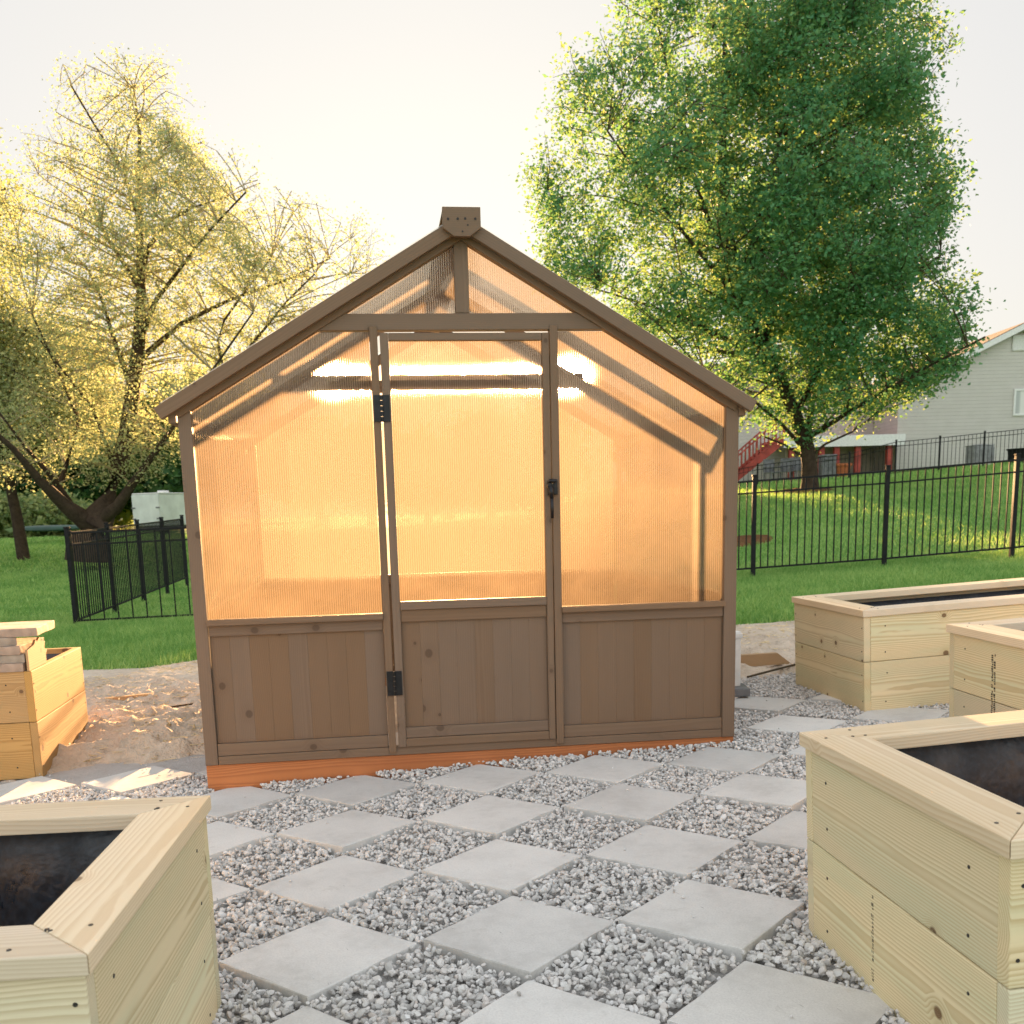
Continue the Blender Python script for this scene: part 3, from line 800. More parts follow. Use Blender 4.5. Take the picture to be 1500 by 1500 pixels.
def planter(label, corner, yaw, LX, LY, H, tilt, through, cap=True, stamp=None, side=1, liner_top=0.03, mat='pine'):
    """corner = near corner; local +x runs to the planter's far side (times side), +y away from the camera"""
    base = Matrix.Translation(corner) @ Matrix.Rotation(-math.atan(tilt), 4, 'Y') @ Matrix.Rotation(yaw, 4, 'Z')
    root = empty('planter_box', base, label, 'planter', 'raised garden planters round the patio')
    T = 0.038; hb = H / 2; G = -0.03
    S = side

    def bx(name, x0, x1, y0, y1, z0, z1, axis, mat):
        if S < 0: x0, x1 = -x1, -x0
        c = ((x0 + x1) / 2, (y0 + y1) / 2, (z0 + z1) / 2)
        if axis == 'x': m = axes((1, 0, 0), (0, 0, 1), (0, -1, 0), c); L, W, t = x1 - x0, z1 - z0, y1 - y0
        else: m = axes((0, 1, 0), (0, 0, 1), (1, 0, 0), c); L, W, t = y1 - y0, z1 - z0, x1 - x0
        return board(name, L, W, t, mat, root, m, 0.0035)

    def screws(brd, pts):
        for p in pts:
            o = bpy.data.objects.new('screw', SCREW); link(o, brd, p)

    for row in range(2):
        z0 = G if row == 0 else hb + 0.002; z1 = hb - 0.001 if row == 0 else H
        if row == 1: z0 += 0.0
        xa, xb = (0, LX) if through == 'front' else (T + .0005, LX - T - .0005)
        ya, yb = (0, LY) if through == 'side' else (T + .0005, LY - T - .0005)
        for (x0, x1, y0, y1, ax) in ((xa, xb, 0, T, 'x'), (xa, xb, LY - T, LY, 'x'), (0, T, ya, yb, 'y'), (LX - T, LX, ya, yb, 'y')):
            j = random.uniform(-.0015, .0015)
            if ax == 'x': b_ = bx('side_board', x0, x1, y0 + j, y1 + j, z0, z1, ax, M[mat])
            else: b_ = bx('side_board', x0 + j, x1 + j, y0, y1, z0, z1, ax, M[mat])
            W = z1 - max(z0, 0); L = (x1 - x0) if ax == 'x' else (y1 - y0)
            outer = -1 if (y0 == 0 and ax == 'x') else 1
            pts = []
            sgn = (1 if y0 == 0 else -1) if ax == 'x' else (1 if ((x0 > 0) != (S < 0)) else -1)
            for e in (-1, 1):
                for q in (-0.34, 0.30):
                    off = 0.02 if ((through == 'front') == (ax == 'x')) else 0.09
                    lx = e * (L / 2 - off) + random.uniform(-.006, .006); ly = q * (z1 - z0) * 0.85 + random.uniform(-.01, .01)
                    mm = Matrix.Translation((lx, ly, sgn * T / 2))
                    if sgn < 0: mm = mm @ Matrix.Rotation(math.pi, 4, 'X')
                    pts.append(mm)
            screws(b_, pts)
    if cap:
        cw, ct, oh = 0.138, 0.038, 0.012
        z0 = H + 0.001
        def capb(L, mtx):
            a = L / 2; poly = [(-a, 0), (a, 0), (a - cw, cw), (-a + cw, cw)]
            poly = [(x + (0.0008 if x < 0 else -0.0008), y - cw / 2) for x, y in poly]
            b_ = MB().prism(poly, 0, ct, 0.0035).build('cap_board', M['pinecap'], root, mtx)
            pts = []
            for e in (-1, 1):
                for yy in (-0.035, 0.035): pts.append(Matrix.Translation((e * (a - 0.09 - random.random() * .05), yy, ct)))
            screws(b_, pts)
        xm, ym = S * LX / 2, LY / 2
        c2 = cw / 2 - oh
        capb(LX + 2 * oh, Matrix.Translation((xm, c2, z0)))
        capb(LX + 2 * oh, Matrix.Translation((xm, LY - c2, z0)) @ Matrix.Rotation(math.pi, 4, 'Z'))
        xl, xr = (0, LX) if S > 0 else (-LX, 0)
        capb(LY + 2 * oh, Matrix.Translation((xl + c2, ym, z0 + 0.0006)) @ Matrix.Rotation(-math.pi / 2, 4, 'Z'))
        capb(LY + 2 * oh, Matrix.Translation((xr - c2, ym, z0 + 0.0006)) @ Matrix.Rotation(math.pi / 2, 4, 'Z'))
    # liner: an open sheet sagging inside the box
    nu, nv = 40, 40
    xl, xr = (T + .004, LX - T - .004) if S > 0 else (-LX + T + .004, -T - .004)
    uu, vv = np.meshgrid(np.linspace(0, 1, nu), np.linspace(0, 1, nv))
    e = np.minimum(np.minimum(uu, 1 - uu) * LX, np.minimum(vv, 1 - vv) * LY)
    depth = (H - liner_top) - (H - liner_top - 0.13) * smooth(e / 0.09)
    nz = vnoise(uu * LX, vv * LY, 21, 3) * 0.06 * smooth(e / 0.1) + vnoise(uu * LX, vv * LY, 22, 9) * 0.012 * smooth(e / 0.04)
    lv = np.stack([xl + uu * (xr - xl), T + .004 + vv * (LY - 2 * T - .008), depth + nz], -1).reshape(-1, 3)
    obj_np('liner', lv, grid_faces(nu, nv), M['liner'], root, True)
    if stamp:
        (sx_, sy_, ax_, rows_) = stamp
        b_ = MB(); r = random.Random(5)
        for rr in range(rows_):
            zz = sy_[0]
            while zz < sy_[1]:
                ln = r.uniform(.004, .009)
                if r.random() < .86:
                    for q in range(r.randint(2, 3)):
                        o_ = q * 0.0042; w_ = 0.0018 if r.random() < .6 else 0.0032
                        if ax_ == 'y': b_.box(-0.0009, 0.0004, sx_ + rr * .018 + o_, sx_ + rr * .018 + o_ + w_, zz, zz + ln)
                        else: b_.box(sx_ + rr * .018 + o_, sx_ + rr * .018 + o_ + w_, -0.0009, 0.0004, zz, zz + ln)
                zz += ln + r.uniform(.002, .005)
        b_.build('lumber_stamp', M['ink'], root)
    return root


def pcorner(x, y, dz=0.0): return (x, y, float(patio_z(x, y)) + dz)


planter('large pine planter at the right front corner, with black liner and wide pale cap boards', (0.925, 1.70, SX * 0.925), R(7.0), 1.9, 0.90, 0.52, SX, 'front', True, (0.52, (0.02, 0.24), 'y', 1), 1, 0.02)
planter('long capped pine planter by the lawn, farthest of the three on the right', (1.945, 5.31, SX * 1.945), R(6.5), 2.6, 0.95, 0.50, SX, 'side', True, None, 1)
planter('capped pine planter at the right edge between the long one and the large front one', (2.12, 3.52, SX * 2.12), R(5.0), 2.2, 0.95, 0.515, SX, 'front', True, (0.58, (0.12, 0.46), 'y', 2), 1)
planter('capped pine planter at the left front corner with an orange lit cap edge', (-0.705, 1.49, SX * -0.705), R(4.6), 1.9, 0.885, 0.515, 0.0, 'front', True, None, -1, 0.02)
LMZ = -0.115
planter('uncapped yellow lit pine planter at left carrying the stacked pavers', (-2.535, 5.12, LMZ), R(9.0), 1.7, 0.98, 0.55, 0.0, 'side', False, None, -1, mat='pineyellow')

# paver stack on the left planter
PM_OLD = []
for nm, c_ in (('old pinkish paver', (0.44, 0.33, 0.26)), ('old tan paver', (0.40, 0.34, 0.28))):
    me_ = PM.copy(); me_.materials[0] = plain(nm, c_, 0.85, 0.2, 0, 0.2, 9, 0.003); PM_OLD.append(me_)
STK = Matrix.Translation((-2.535, 5.12, LMZ + 0.5505)) @ Matrix.Rotation(R(9.0), 4, 'Z')
for i, (dx_, dy_, rz, lb) in enumerate(((-.235, .19, 0, 'bottom paver of the stack on the left planter'), (-.235, .20, 2, 'second paver from the bottom of the left planter stack'),
        (-.24, .20, -1, 'third paver from the bottom of the left planter stack'), (-.33, .14, 24, 'twisted paver second from the top of the left planter stack'), (-.17, .22, 3, 'top paver of the stack on the left planter'))):
    o = bpy.data.objects.new('concrete_paver', PM_OLD[i % 2])
    link(o, None, STK @ Matrix.Translation((dx_, dy_, 0.0450 * (i + 1))) @ Matrix.Rotation(R(rz), 4, 'Z'))
    tag(o, lb, 'paver', 'pavers stacked on the left planter')
# splintered board end leaning against the stack
b = MB(); b.prism([(0, 0), (0.30, 0), (0.30, 0.05), (0.33, 0.07), (0.28, 0.085), (0.31, 0.12), (0.24, 0.13), (0.22, 0.155), (0.17, 0.135), (0.15, 0.15), (0.12, 0.125), (0, 0.11)], 0, 0.012, 0.001)
o = b.build('splintered_board', M['lumber'], None, STK @ axes((0, 1, 0), (0, 0, 1), (1, 0, 0), (-0.020, 0.0, 0.001)))
tag(o, 'splintered orange board end standing against the stacked pavers', 'board')

# loose lumber
def ground_stick(name, p0, p1, W, T, mat, label, cat, cut=0.0, dz=0.0):
    p0, p1 = Vector(p0), Vector(p1); d = p1 - p0; L = d.length; ex = d.normalized(); ez = Vector((0, 0, 1)); ey = ez.cross(ex).normalized(); ez = ex.cross(ey)
    b = MB(); b.prism([(0, -T / 2), (L, -T / 2), (L, T / 2), (0, T / 2)], 0, W, 0.002)
    if cut:
        for v in b.bm.verts:
            if v.co.x > L * 0.6: v.co.x -= cut * max(0, v.co.z) / W
    o = b.build(name, mat, None, axes(ex, ey, ez, p0 + Vector((0, 0, dz))))
    return tag(o, label, cat)


ground_stick('lumber_piece', (-3.25, 7.10, -0.155), (-2.64, 7.15, -0.115), 0.06, 0.045, M['lumber'], 'short piece of orange lumber lying on the sand behind the left planter', 'lumber')
ground_stick('lumber_piece', (1.40, 6.86, 0.07), (1.98, 6.86, 0.09), 0.085, 0.045, M['lumber'], 'brown lumber piece with an angled end behind the white downspout', 'lumber', 0.10)
ground_stick('stick', (-2.55, 6.66, -0.10), (-2.15, 6.78, -0.07), 0.012, 0.012, M['bark'], 'thin dark stick lying on the sand left of the greenhouse', 'stick')
ground_stick('stick', (1.55, 6.35, 0.085), (2.0, 6.75, 0.10), 0.012, 0.014, M['twig'], 'thin pale stick on the soil before the angled lumber', 'stick')
# downspout and block right of greenhouse
p = at(1079, 960, 5.98)
b = MB(); b.box(-0.035, 0.035, -0.03, 0.03, 0, 0.34, 0.006); b.box(-0.042, 0.042, -0.036, 0.036, 0.30, 0.33, 0.004)
tag(b.build('downspout', M['white'], None, Matrix.Translation((p.x - 0.012, 6.0, 0.10)) @ Matrix.Rotation(R(7), 4, 'Z')), 'short white square downspout at the back right greenhouse corner', 'downspout')
b = MB(); b.box(-0.10, 0.10, -0.10, 0.10, 0, 0.05, 0.006)
tag(b.build('drain_block', M['grey'], None, Matrix.Translation((p.x - 0.035, 5.98, 0.052))), 'dark grey block under the white downspout', 'block')

# ------------------------------------------------------------------ fences
def fence(label, pts, H, bays_first_post=True, pick=0.105, group='black metal yard fences', thick=1.0):
    """pts = post feet; panel between each pair"""
    root = empty('metal_fence', Matrix.Translation(pts[0]), label, 'fence', group)
    inv = Vector(pts[0])
    for p in pts:
        q = Vector(p) - inv
        b = MB(); b.box(-0.03 * thick, 0.03 * thick, -0.03 * thick, 0.03 * thick, -0.12, H + 0.05, 0.004)
        b.box(-0.036 * thick, 0.036 * thick, -0.036 * thick, 0.036 * thick, H + 0.051, H + 0.075, 0.006)
        b.build('post', M['black'], root, Matrix.Translation(q))
    for p0, p1 in zip(pts[:-1], pts[1:]):
        a, c = Vector(p0) - inv, Vector(p1) - inv
        b = MB(); d = c - a; L = math.hypot(d.x, d.y); ang = math.atan2(d.y, d.x); sl = d.z / L
        sh = Matrix(((1, 0, 0, 0), (0, 1, 0, 0), (sl, 0, 1, 0), (0, 0, 0, 1)))
        for z, hh in ((H, 0.028), (H - 0.17, 0.024), (0.07, 0.026)):
            b.box(0.03, L - 0.03, -0.014 * thick, 0.014 * thick, z - hh, z, 0.002, sh)
        nn = int(L / pick)
        for i in range(1, nn):
            x = L * i / nn; zz = sl * x
            b.box(x - 0.008 * thick, x + 0.008 * thick, -0.0078 * thick, 0.0078 * thick, zz + 0.05, zz + H - 0.002)
        b.build('picket_panel', M['black'], root, Matrix.Translation(a) @ Matrix.Rotation(ang, 4, 'Z'))
    return root


FH = 1.32


def gpt(x, y, dz=0.0): return (x, y, float(lawn_z(x, y)) + dz)


fr = []
for px, py in ((1103, 838), (1295, 824), (1482, 808)):
    q = at(px, py, 14.4); fr.append((q.x, q.y, q.z))
step = Vector(fr[1]) - Vector(fr[0])
fr = [tuple(Vector(fr[0]) - step * 2), tuple(Vector(fr[0]) - step)] + fr + [tuple(Vector(fr[2]) + Vector((1.9, 0.1, 0.14))), tuple(Vector(fr[2]) + Vector((3.8, 0.2, 0.3)))]
fence('black metal fence with widely spaced pickets across the lawn right of the greenhouse', fr, FH)
c0 = at(112, 915, 14.1); f1 = [(c0.x, c0.y, c0.z)]
for i in range(1, 3): f1.append((c0.x + 1.82 * i, c0.y + 0.12 * i, c0.z + 0.035 * i))
fence('black metal fence section running from the left corner post toward the greenhouse', f1, FH, pick=0.19)
f2 = [(c0.x - 0.02, c0.y + 0.08, c0.z)]
e0 = at(272, 850, 21.3)
for i in range(1, 5):
    t = i / 4; f2.append((c0.x + (e0.x - c0.x) * t, c0.y + 0.08 + (e0.y - c0.y) * t, c0.z + (e0.z - c0.z) * t))
fence('black metal fence section running back from the left corner post into the lawn', f2, FH, pick=0.10)
f3 = []
for px, py in ((1075, 735), (1109, 728), (1243, 711), (1311, 694), (1375, 688), (1440, 681), (1500, 675), (1580, 664)):
    q = at(px, py, 40.0); f3.append((q.x, q.y, q.z))
fence('distant black metal fence along the foot of the house', f3, 1.25, pick=0.16, thick=1.0)

# ------------------------------------------------------------------ trees
def tubes(paths, radii, seg=7):
    """list of polylines with per point radii -> verts, quads"""
    Vv, Ff, off = [], [], 0
    for pth, rad in zip(paths, radii):
        p = np.asarray(pth, float); r = np.asarray(rad, float); n_ = len(p)
        sg = seg if r[0] > 0.03 else 4
        t = np.gradient(p, axis=0); t /= np.linalg.norm(t, axis=1)[:, None] + 1e-9
        ref = np.where(np.abs(t[:, 2:3]) > 0.9, np.array([[1., 0, 0]]), np.array([[0, 0, 1.]]))
        a = np.cross(t, ref); a /= np.linalg.norm(a, axis=1)[:, None] + 1e-9; c = np.cross(t, a)
        th = np.linspace(0, 2 * np.pi, sg, endpoint=False)
        v = p[:, None] + r[:, None, None] * (np.cos(th)[None, :, None] * a[:, None] + np.sin(th)[None, :, None] * c[:, None])
        Vv.append(v.reshape(-1, 3))
        i = np.arange(n_ * sg).reshape(n_, sg); j = np.roll(i, -1, 1)
        Ff.append(np.stack([i[:-1], j[:-1], j[1:], i[1:]], -1).reshape(-1, 4) + off); off += n_ * sg
    return np.concatenate(Vv), np.concatenate(Ff)


def leaves(centers, size, r, flat=0.5, stretch_=1.6):
    """one folded diamond leaf at each centre"""
    n_ = len(centers)
    d = r.normal(size=(n_, 3)); d[:, 2] = d[:, 2] * 0.6 - 0.25; d /= np.linalg.norm(d, axis=1)[:, None]
    nrm = r.normal(size=(n_, 3)); nrm[:, 2] += flat; sd_ = np.cross(d, nrm); sd_ /= np.linalg.norm(sd_, axis=1)[:, None] + 1e-9
    s_ = (size * np.exp(r.normal(0, 0.3, n_)))[:, None]
    a = centers - d * s_ * stretch_ * 0.5; b = centers + d * s_ * stretch_ * 0.5
    up_ = np.cross(sd_, d) * s_ * 0.18
    v = np.stack([a, centers + sd_ * s_ * 0.5 + up_, b, centers - sd_ * s_ * 0.5 + up_], 1)
    return v.reshape(-1, 3), np.arange(n_ * 4).reshape(n_, 4)


def curve(p0, p1, r, n_=5, bow=0.12, updraft=0.1):
    p0, p1 = np.asarray(p0), np.asarray(p1); L = np.linalg.norm(p1 - p0)
    t = np.linspace(0, 1, n_)[:, None]; o = r.normal(size=3) * bow * L; o[2] += updraft * L
    return p0 + (p1 - p0) * t + o * (t * (1 - t)) * 2


def grow_tree(name, label, limbs, inside, bounds, n2, n3, nleaf, lsize, leafm, seed, r2=0.05, twig_len=1.3, spread=0.28, group=None, cat='tree', clump=0.0, leafflat=0.5, twigr=0.012, bark=None):
    """limbs: [(points, radii)] built as wood; inside(x,y,z)->bool is the crown; branches reach for points sampled in it"""
    r = np.random.default_rng(seed)
    base = np.asarray(limbs[0][0][0], float)
    paths = [np.asarray(l[0], float) for l in limbs]; rads = [np.asarray(l[1], float) for l in limbs]
    nlimb = len(paths)
    P_, Q_ = [], []
    for l, q in zip(paths, rads):                                # finely sampled limb points
        for a, b_, ra, rb in zip(l[:-1], l[1:], q[:-1], q[1:]):
            for t in np.linspace(0, 1, 5)[:-1]: P_.append(a + (b_ - a) * t); Q_.append(ra + (rb - ra) * t)
        P_.append(l[-1]); Q_.append(q[-1])
    LP = np.array(P_); LQ = np.array(Q_)
    lo, hi = np.array(bounds[0]), np.array(bounds[1])

    def sample(n_):
        out = []
        while sum(map(len, out)) < n_:
            c = lo + (hi - lo) * r.random((n_ * 3, 3)); c = c[inside(c[:, 0], c[:, 1], c[:, 2])]; out.append(c)
        return np.concatenate(out)[:n_]
    ends = sample(n2); SP, SQ = [], []
    for e in ends:
        d = np.linalg.norm(LP - e, axis=1) + 2.2 * np.maximum(0, LP[:, 2] - e[2] + 0.25 * np.linalg.norm(LP[:, :2] - e[:2], axis=1))
        k = np.argmin(d); c = curve(LP[k], e, r, 7, 0.06, 0.08)
        ra = min(LQ[k] * 0.6, r2 * (0.5 + np.linalg.norm(e - LP[k]) * 0.15)); rr_ = np.linspace(ra, 0.012, 7)
        paths.append(c); rads.append(rr_); SP.append(c[1:]); SQ.append(rr_[1:])
    AP = np.concatenate([LP] + SP); AQ = np.concatenate([LQ] + SQ)
    tw = sample(n3)
    if clump: tw = tw + clump * np.stack([vnoise(tw[:, 0], tw[:, 2], seed + 1, .6), vnoise(tw[:, 1], tw[:, 2], seed + 2, .6), vnoise(tw[:, 0], tw[:, 1], seed + 3, .6)], -1) - clump / 2
    lc = []
    per = max(1, nleaf // n3)
    for e in tw:
        d = ((AP - e) ** 2).sum(1); k = np.argmin(d); dist = math.sqrt(d[k])
        st = AP[k]
        if dist > twig_len * 1.6: e = st + (e - st) / dist * twig_len * 1.6
        c = curve(st, e, r, 4, 0.15, 0.02); paths.append(c); rads.append(np.linspace(min(AQ[k], twigr), 0.004, 4))
        t = r.random(per) ** 0.6; idx = t * 3; i0 = np.minimum(idx.astype(int), 2); fr_ = (idx - i0)[:, None]
        lc.append(c[i0] * (1 - fr_) + c[i0 + 1] * fr_ + r.normal(0, spread, (per, 3)) * np.array([1, 1, 0.75]))
    root = empty(name, Matrix.Translation(base), label, cat, group)
    v, f = tubes(paths[:nlimb], rads[:nlimb]); o = obj_np('trunk', v - base, f, M['bark'], root, True)
    v, f = tubes(paths[nlimb:], rads[nlimb:]); obj_np('twigs', v - base, f, bark or M['twig'], root, True)
    v, f = leaves(np.concatenate(lc), lsize, r, leafflat); obj_np('crown', v - base, f, leafm, root)
    return root


def px_profile(prof):
    """prof: [(y_px, xl, xr)] -> interpolators in px"""
    prof = sorted(prof); ys_ = [q[0] for q in prof]
    return lambda y: (np.interp(y, ys_, [q[1] for q in prof]), np.interp(y, ys_, [q[2] for q in prof]))


def crown_in(prof, Y, depth, ybot, ytop, wob=0.18, seed=0, thin=0):
    """crown outline taken once at its own distance Y, with a round depth"""
    pf = px_profile(prof)
    zt, zb = at(750, ytop, Y).z, at(750, ybot, Y).z
    cuts = [(z, at(pf(y)[0], y, Y).x, at(pf(y)[1], y, Y).x) for y in np.linspace(ytop, ybot, 24) for z in [at(float(sum(pf(y))) / 2, y, Y).z]]
    zs = np.array([c[0] for c in cuts])[::-1]; L = np.array([c[1] for c in cuts])[::-1]; Rr = np.array([c[2] for c in cuts])[::-1]

    def f(x, y, z):
        l, r_ = np.interp(z, zs, L), np.interp(z, zs, Rr); c, h = (l + r_) / 2, (r_ - l) / 2 + 1e-3
        d = np.sqrt(((x - c) / h) ** 2 + ((y - Y) / (h * depth)) ** 2)
        return (d < 1 + wob * (2 * vnoise(x + z, y - z, seed, 0.55) - 1.1)) & (z > zs[0]) & (z < zs[-1])
    if thin:
        g0 = f
        def f(x, y, z, g0=g0, r=np.random.default_rng(seed + 9)):
            c = np.interp(z, zs, (L + Rr) / 2)
            return g0(x, y, z) & (r.random(x.shape) < np.where(x < c - 0.4, thin, 1.0))
    return f, ((L.min() - .3, Y - depth * (Rr - L).max() / 2, zs[0]), (Rr.max() + .3, Y + depth * (Rr - L).max() / 2, zs[-1]))


def limb(pts, Y, r0, r1, jit=0.0, seed=0, ys_=None):
    r = np.random.default_rng(seed); out = []
    off = 0.0; slope = r.normal(0, jit)
    for i, (x, y) in enumerate(pts):
        q = at(x, y, Y); out.append((q.x, q.y + slope * i, q.z))
    return np.array(out), np.geomspace(r0, r1, len(pts))


# right green tree
YR = 28.0
tb = at(1186, 722, YR)
limbs = [(np.array([(tb.x, tb.y, tb.z - 0.2), *[tuple(at(x, y, YR)) for x, y in ((1186, 705), (1185, 680), (1182, 655), (1165, 610), (1140, 550), (1100, 480), (1078, 400), (1062, 320), (1058, 230), (1060, 140), (1062, 40), (1066, -60))]]),
          np.array([.33, .24, .21, .20, .19, .18, .17, .15, .12, .10, .075, .05, .03]))]
for i, (pts, r0) in enumerate((([(1183, 655), (1205, 600), (1235, 520), (1262, 430), (1280, 320), (1290, 200)], .12), ([(1150, 570), (1110, 500), (1050, 420), (985, 350), (930, 290), (880, 230)], .10),
        ([(1100, 480), (1085, 400), (1110, 300), (1130, 200), (1140, 100), (1145, 0)], .11), ([(1120, 500), (1150, 400), (1175, 300), (1190, 190), (1195, 60)], .10),
        ([(1078, 400), (1040, 330), (1010, 240), (985, 140), (965, 40)], .09), ([(1185, 640), (1240, 600), (1300, 560), (1370, 520)], .08), ([(1180, 660), (1140, 625), (1090, 590), (1020, 560)], .07),
        ([(1165, 610), (1210, 500), (1290, 430), (1335, 400)], .08), ([(1187, 668), (1210, 650), (1250, 632)], .05), ([(1180, 672), (1150, 652), (1120, 640)], .04),
        ([(1062, 320), (1030, 220), (1010, 100), (1000, 0)], .07), ([(1130, 540), (1050, 480), (960, 440), (880, 410)], .08))):
    limbs.append(limb(pts, YR, r0, 0.025, 0.55, i + 3))
prof = [(-230, 1080, 1180), (-160, 990, 1270), (-80, 920, 1330), (0, 868, 1345), (100, 825, 1360), (200, 795, 1370), (300, 775, 1385), (380, 765, 1400), (430, 790, 1410), (480, 880, 1405), (540, 970, 1395), (580, 1035, 1375), (610, 1080, 1320), (640, 1105, 1270), (655, 1140, 1210)]
f_in, bd = crown_in(prof, YR, 0.9, 655, -230, 0.15, 31, 0.42)
grow_tree('maple_tree', 'tall dense green leafy tree with many upright limbs right of the greenhouse', limbs, f_in, bd, 420, 4600, 235000, 0.062, M['leafg'], 41, r2=0.045, twig_len=1.0, spread=0.22, clump=1.1)

# left spring tree
YL = 27.0
tb = at(128, 800, YL)
limbs = [(np.array([(tb.x, tb.y, tb.z - 0.4), *[tuple(at(x, y, YL)) for x, y in ((130, 785), (140, 765), (158, 735), (172, 690), (186, 640), (194, 575), (204, 500), (207, 430), (205, 350), (203, 260), (205, 200), (196, 130))]]),
          np.array([.62, .55, .46, .27, .24, .22, .20, .17, .13, .10, .07, .045, .02]))]
for i, (pts, r0) in enumerate((([(135, 770), (112, 742), (90, 705), (72, 665), (48, 630), (25, 590), (8, 540)], .30), ([(140, 765), (180, 742), (215, 700), (255, 655), (300, 600), (350, 540), (400, 480)], .24),
        ([(100, 740), (92, 700), (70, 660), (40, 600)], .16), ([(206, 425), (175, 385), (135, 330), (110, 290), (80, 255), (45, 230)], .08), ([(207, 400), (225, 365), (265, 330), (300, 320), (350, 312)], .08),
        ([(203, 505), (240, 450), (290, 410), (340, 370), (400, 330)], .09), ([(200, 530), (260, 470), (330, 430), (400, 400), (470, 360)], .09), ([(205, 330), (190, 260), (150, 190), (130, 150)], .05),
        ([(205, 250), (225, 200), (260, 160)], .04), ([(195, 575), (160, 500), (130, 430), (100, 380), (60, 340)], .09), ([(330, 560), (320, 500), (330, 470), (360, 430), (400, 380)], .05),
        ([(330, 555), (380, 490), (420, 440), (460, 400)], .05), ([(90, 705), (130, 620), (110, 540), (95, 480)], .09), ([(170, 690), (150, 600), (130, 560), (105, 510)], .07))):
    limbs.append(limb(pts, YL, r0, 0.02, 0.6, i + 60))
prof = [(65, 150, 215), (100, 95, 240), (150, 75, 270), (200, 50, 310), (250, 30, 370), (290, 10, 460), (320, 0, 535), (370, 0, 550), (420, 0, 500), (480, 0, 430), (560, -10, 340), (640, -10, 285), (690, 0, 275), (700, 10, 270)]
f_in, bd = crown_in(prof, YL, 0.75, 700, 65, 0.35, 77)
grow_tree('maple_tree', 'large airy yellow green tree with spreading bare limbs left of the greenhouse', limbs, f_in, bd, 480, 4000, 84000, 0.040, M['leafy'], 51, r2=0.032, twig_len=1.3, spread=0.22, clump=1.6, bark=M['olivetwig'], twigr=0.007)


def simple_tree(label, px, Ybase, ytop, ybot, half, Y, leafm, nleaf, lsize, seed, name='shade_tree', n2=90, n3=700, group='background trees', trunk=0.16, base_z=None, depth=0.9, spread=0.35):
    g = at(px, 700, Y); gz = float(lawn_z(g.x, Y)) if base_z is None else base_z
    zt, zb = at(px, ytop, Y).z, at(px, ybot, Y).z; hw = half * Y / F; cx_ = g.x
    r = np.random.default_rng(seed)
    top = np.array([(cx_, Y, gz - 0.1), (cx_ + r.normal(0, .1), Y, (gz + zb) / 2), (cx_ + r.normal(0, .2), Y, zb + (zt - zb) * .35), (cx_ + r.normal(0, .3), Y, zb + (zt - zb) * .85)])
    lm = [(top, np.array([trunk * 1.2, trunk, trunk * .6, .03]))]
    for k in range(6):
        a = r.uniform(0, 6.28); s_ = zb + (zt - zb) * r.uniform(0.0, .4)
        lm.append((np.array([(cx_, Y, s_), (cx_ + math.cos(a) * hw * .4, Y + math.sin(a) * hw * .4, s_ + (zt - zb) * .25), (cx_ + math.cos(a) * hw * .75, Y + math.sin(a) * hw * .75, s_ + (zt - zb) * .4)]), np.array([trunk * .5, trunk * .3, .02])))
    zm, zh = (zt + zb) / 2, (zt - zb) / 2

    def f(x, y, z):
        t = (z - zm) / zh; prof_ = np.sqrt(np.clip(1 - np.abs(t) ** 2.2, 0, 1)) * (1 - 0.18 * t)
        d = np.sqrt((x - cx_) ** 2 + ((y - Y) / depth) ** 2) / (hw * np.maximum(prof_, 1e-3))
        return d < 1 + 0.3 * (2 * vnoise(x + 3.1 * seed, z + y, seed, 1.6 / max(hw, .5)) - 1.1)
    return grow_tree(name, label, lm, f, ((cx_ - hw * 1.2, Y - hw * 1.2, zb), (cx_ + hw * 1.2, Y + hw * 1.2, zt)), n2, n3, nleaf, lsize, leafm, seed, r2=trunk * .3, twig_len=hw * .35, spread=spread, group=group, clump=hw * .25, twigr=0.015)


simple_tree('yellow leaved tree with a thin dark trunk at the left edge of the photo', 22, 790, 440, 690, 150, 31, M['leafy'], 66000, 0.055, 101, 'young_tree', 120, 1500, trunk=0.17)
simple_tree('tall pale green tree reaching in over the left edge of the photo', -70, 790, 95, 620, 135, 30, M['leafm'], 48000, 0.06, 102, 'shade_tree', 160, 1700, trunk=0.25)
for i, (px, yt, yb, hf, Y, lm, lb) in enumerate(((60, 560, 790, 110, 62, 'leafd', 'dark green tree behind the thin trunk at far left'), (235, 585, 745, 90, 70, 'leafd', 'dark evergreen tree behind the white trailer'),
        (-40, 520, 790, 120, 66, 'leafd', 'dark green tree at the far left edge of the photo'), (150, 610, 770, 80, 75, 'leafm', 'mid green tree far behind the big left trunk'),
        (300, 528, 740, 110, 85, 'leafy', 'yellow tree crest showing over the left roof slope of the greenhouse'))):
    simple_tree(lb, px, 0, yt, yb, hf, Y, M[lm], 16000, 0.30, 120 + i, 'background_tree', 60, 420, trunk=0.3, spread=0.7)
for i, (px, yt, hf, Y, lb) in enumerate(((22, 735, 40, 48, 'grey green bush at the foot of the thin left trunk'), (75, 715, 45, 50, 'grey green bush left of the big trunk'), (-15, 730, 40, 47, 'bush at the left photo edge'), (110, 740, 30, 52, 'small bush half hidden by the big left trunk'))):
    g = at(px, 780, Y); simple_tree(lb, px, 0, yt, 785, hf, Y, M['leafm'], 5000, 0.16, 140 + i, 'bush', 30, 160, 'bushes behind the left trees', trunk=0.05, spread=0.3)
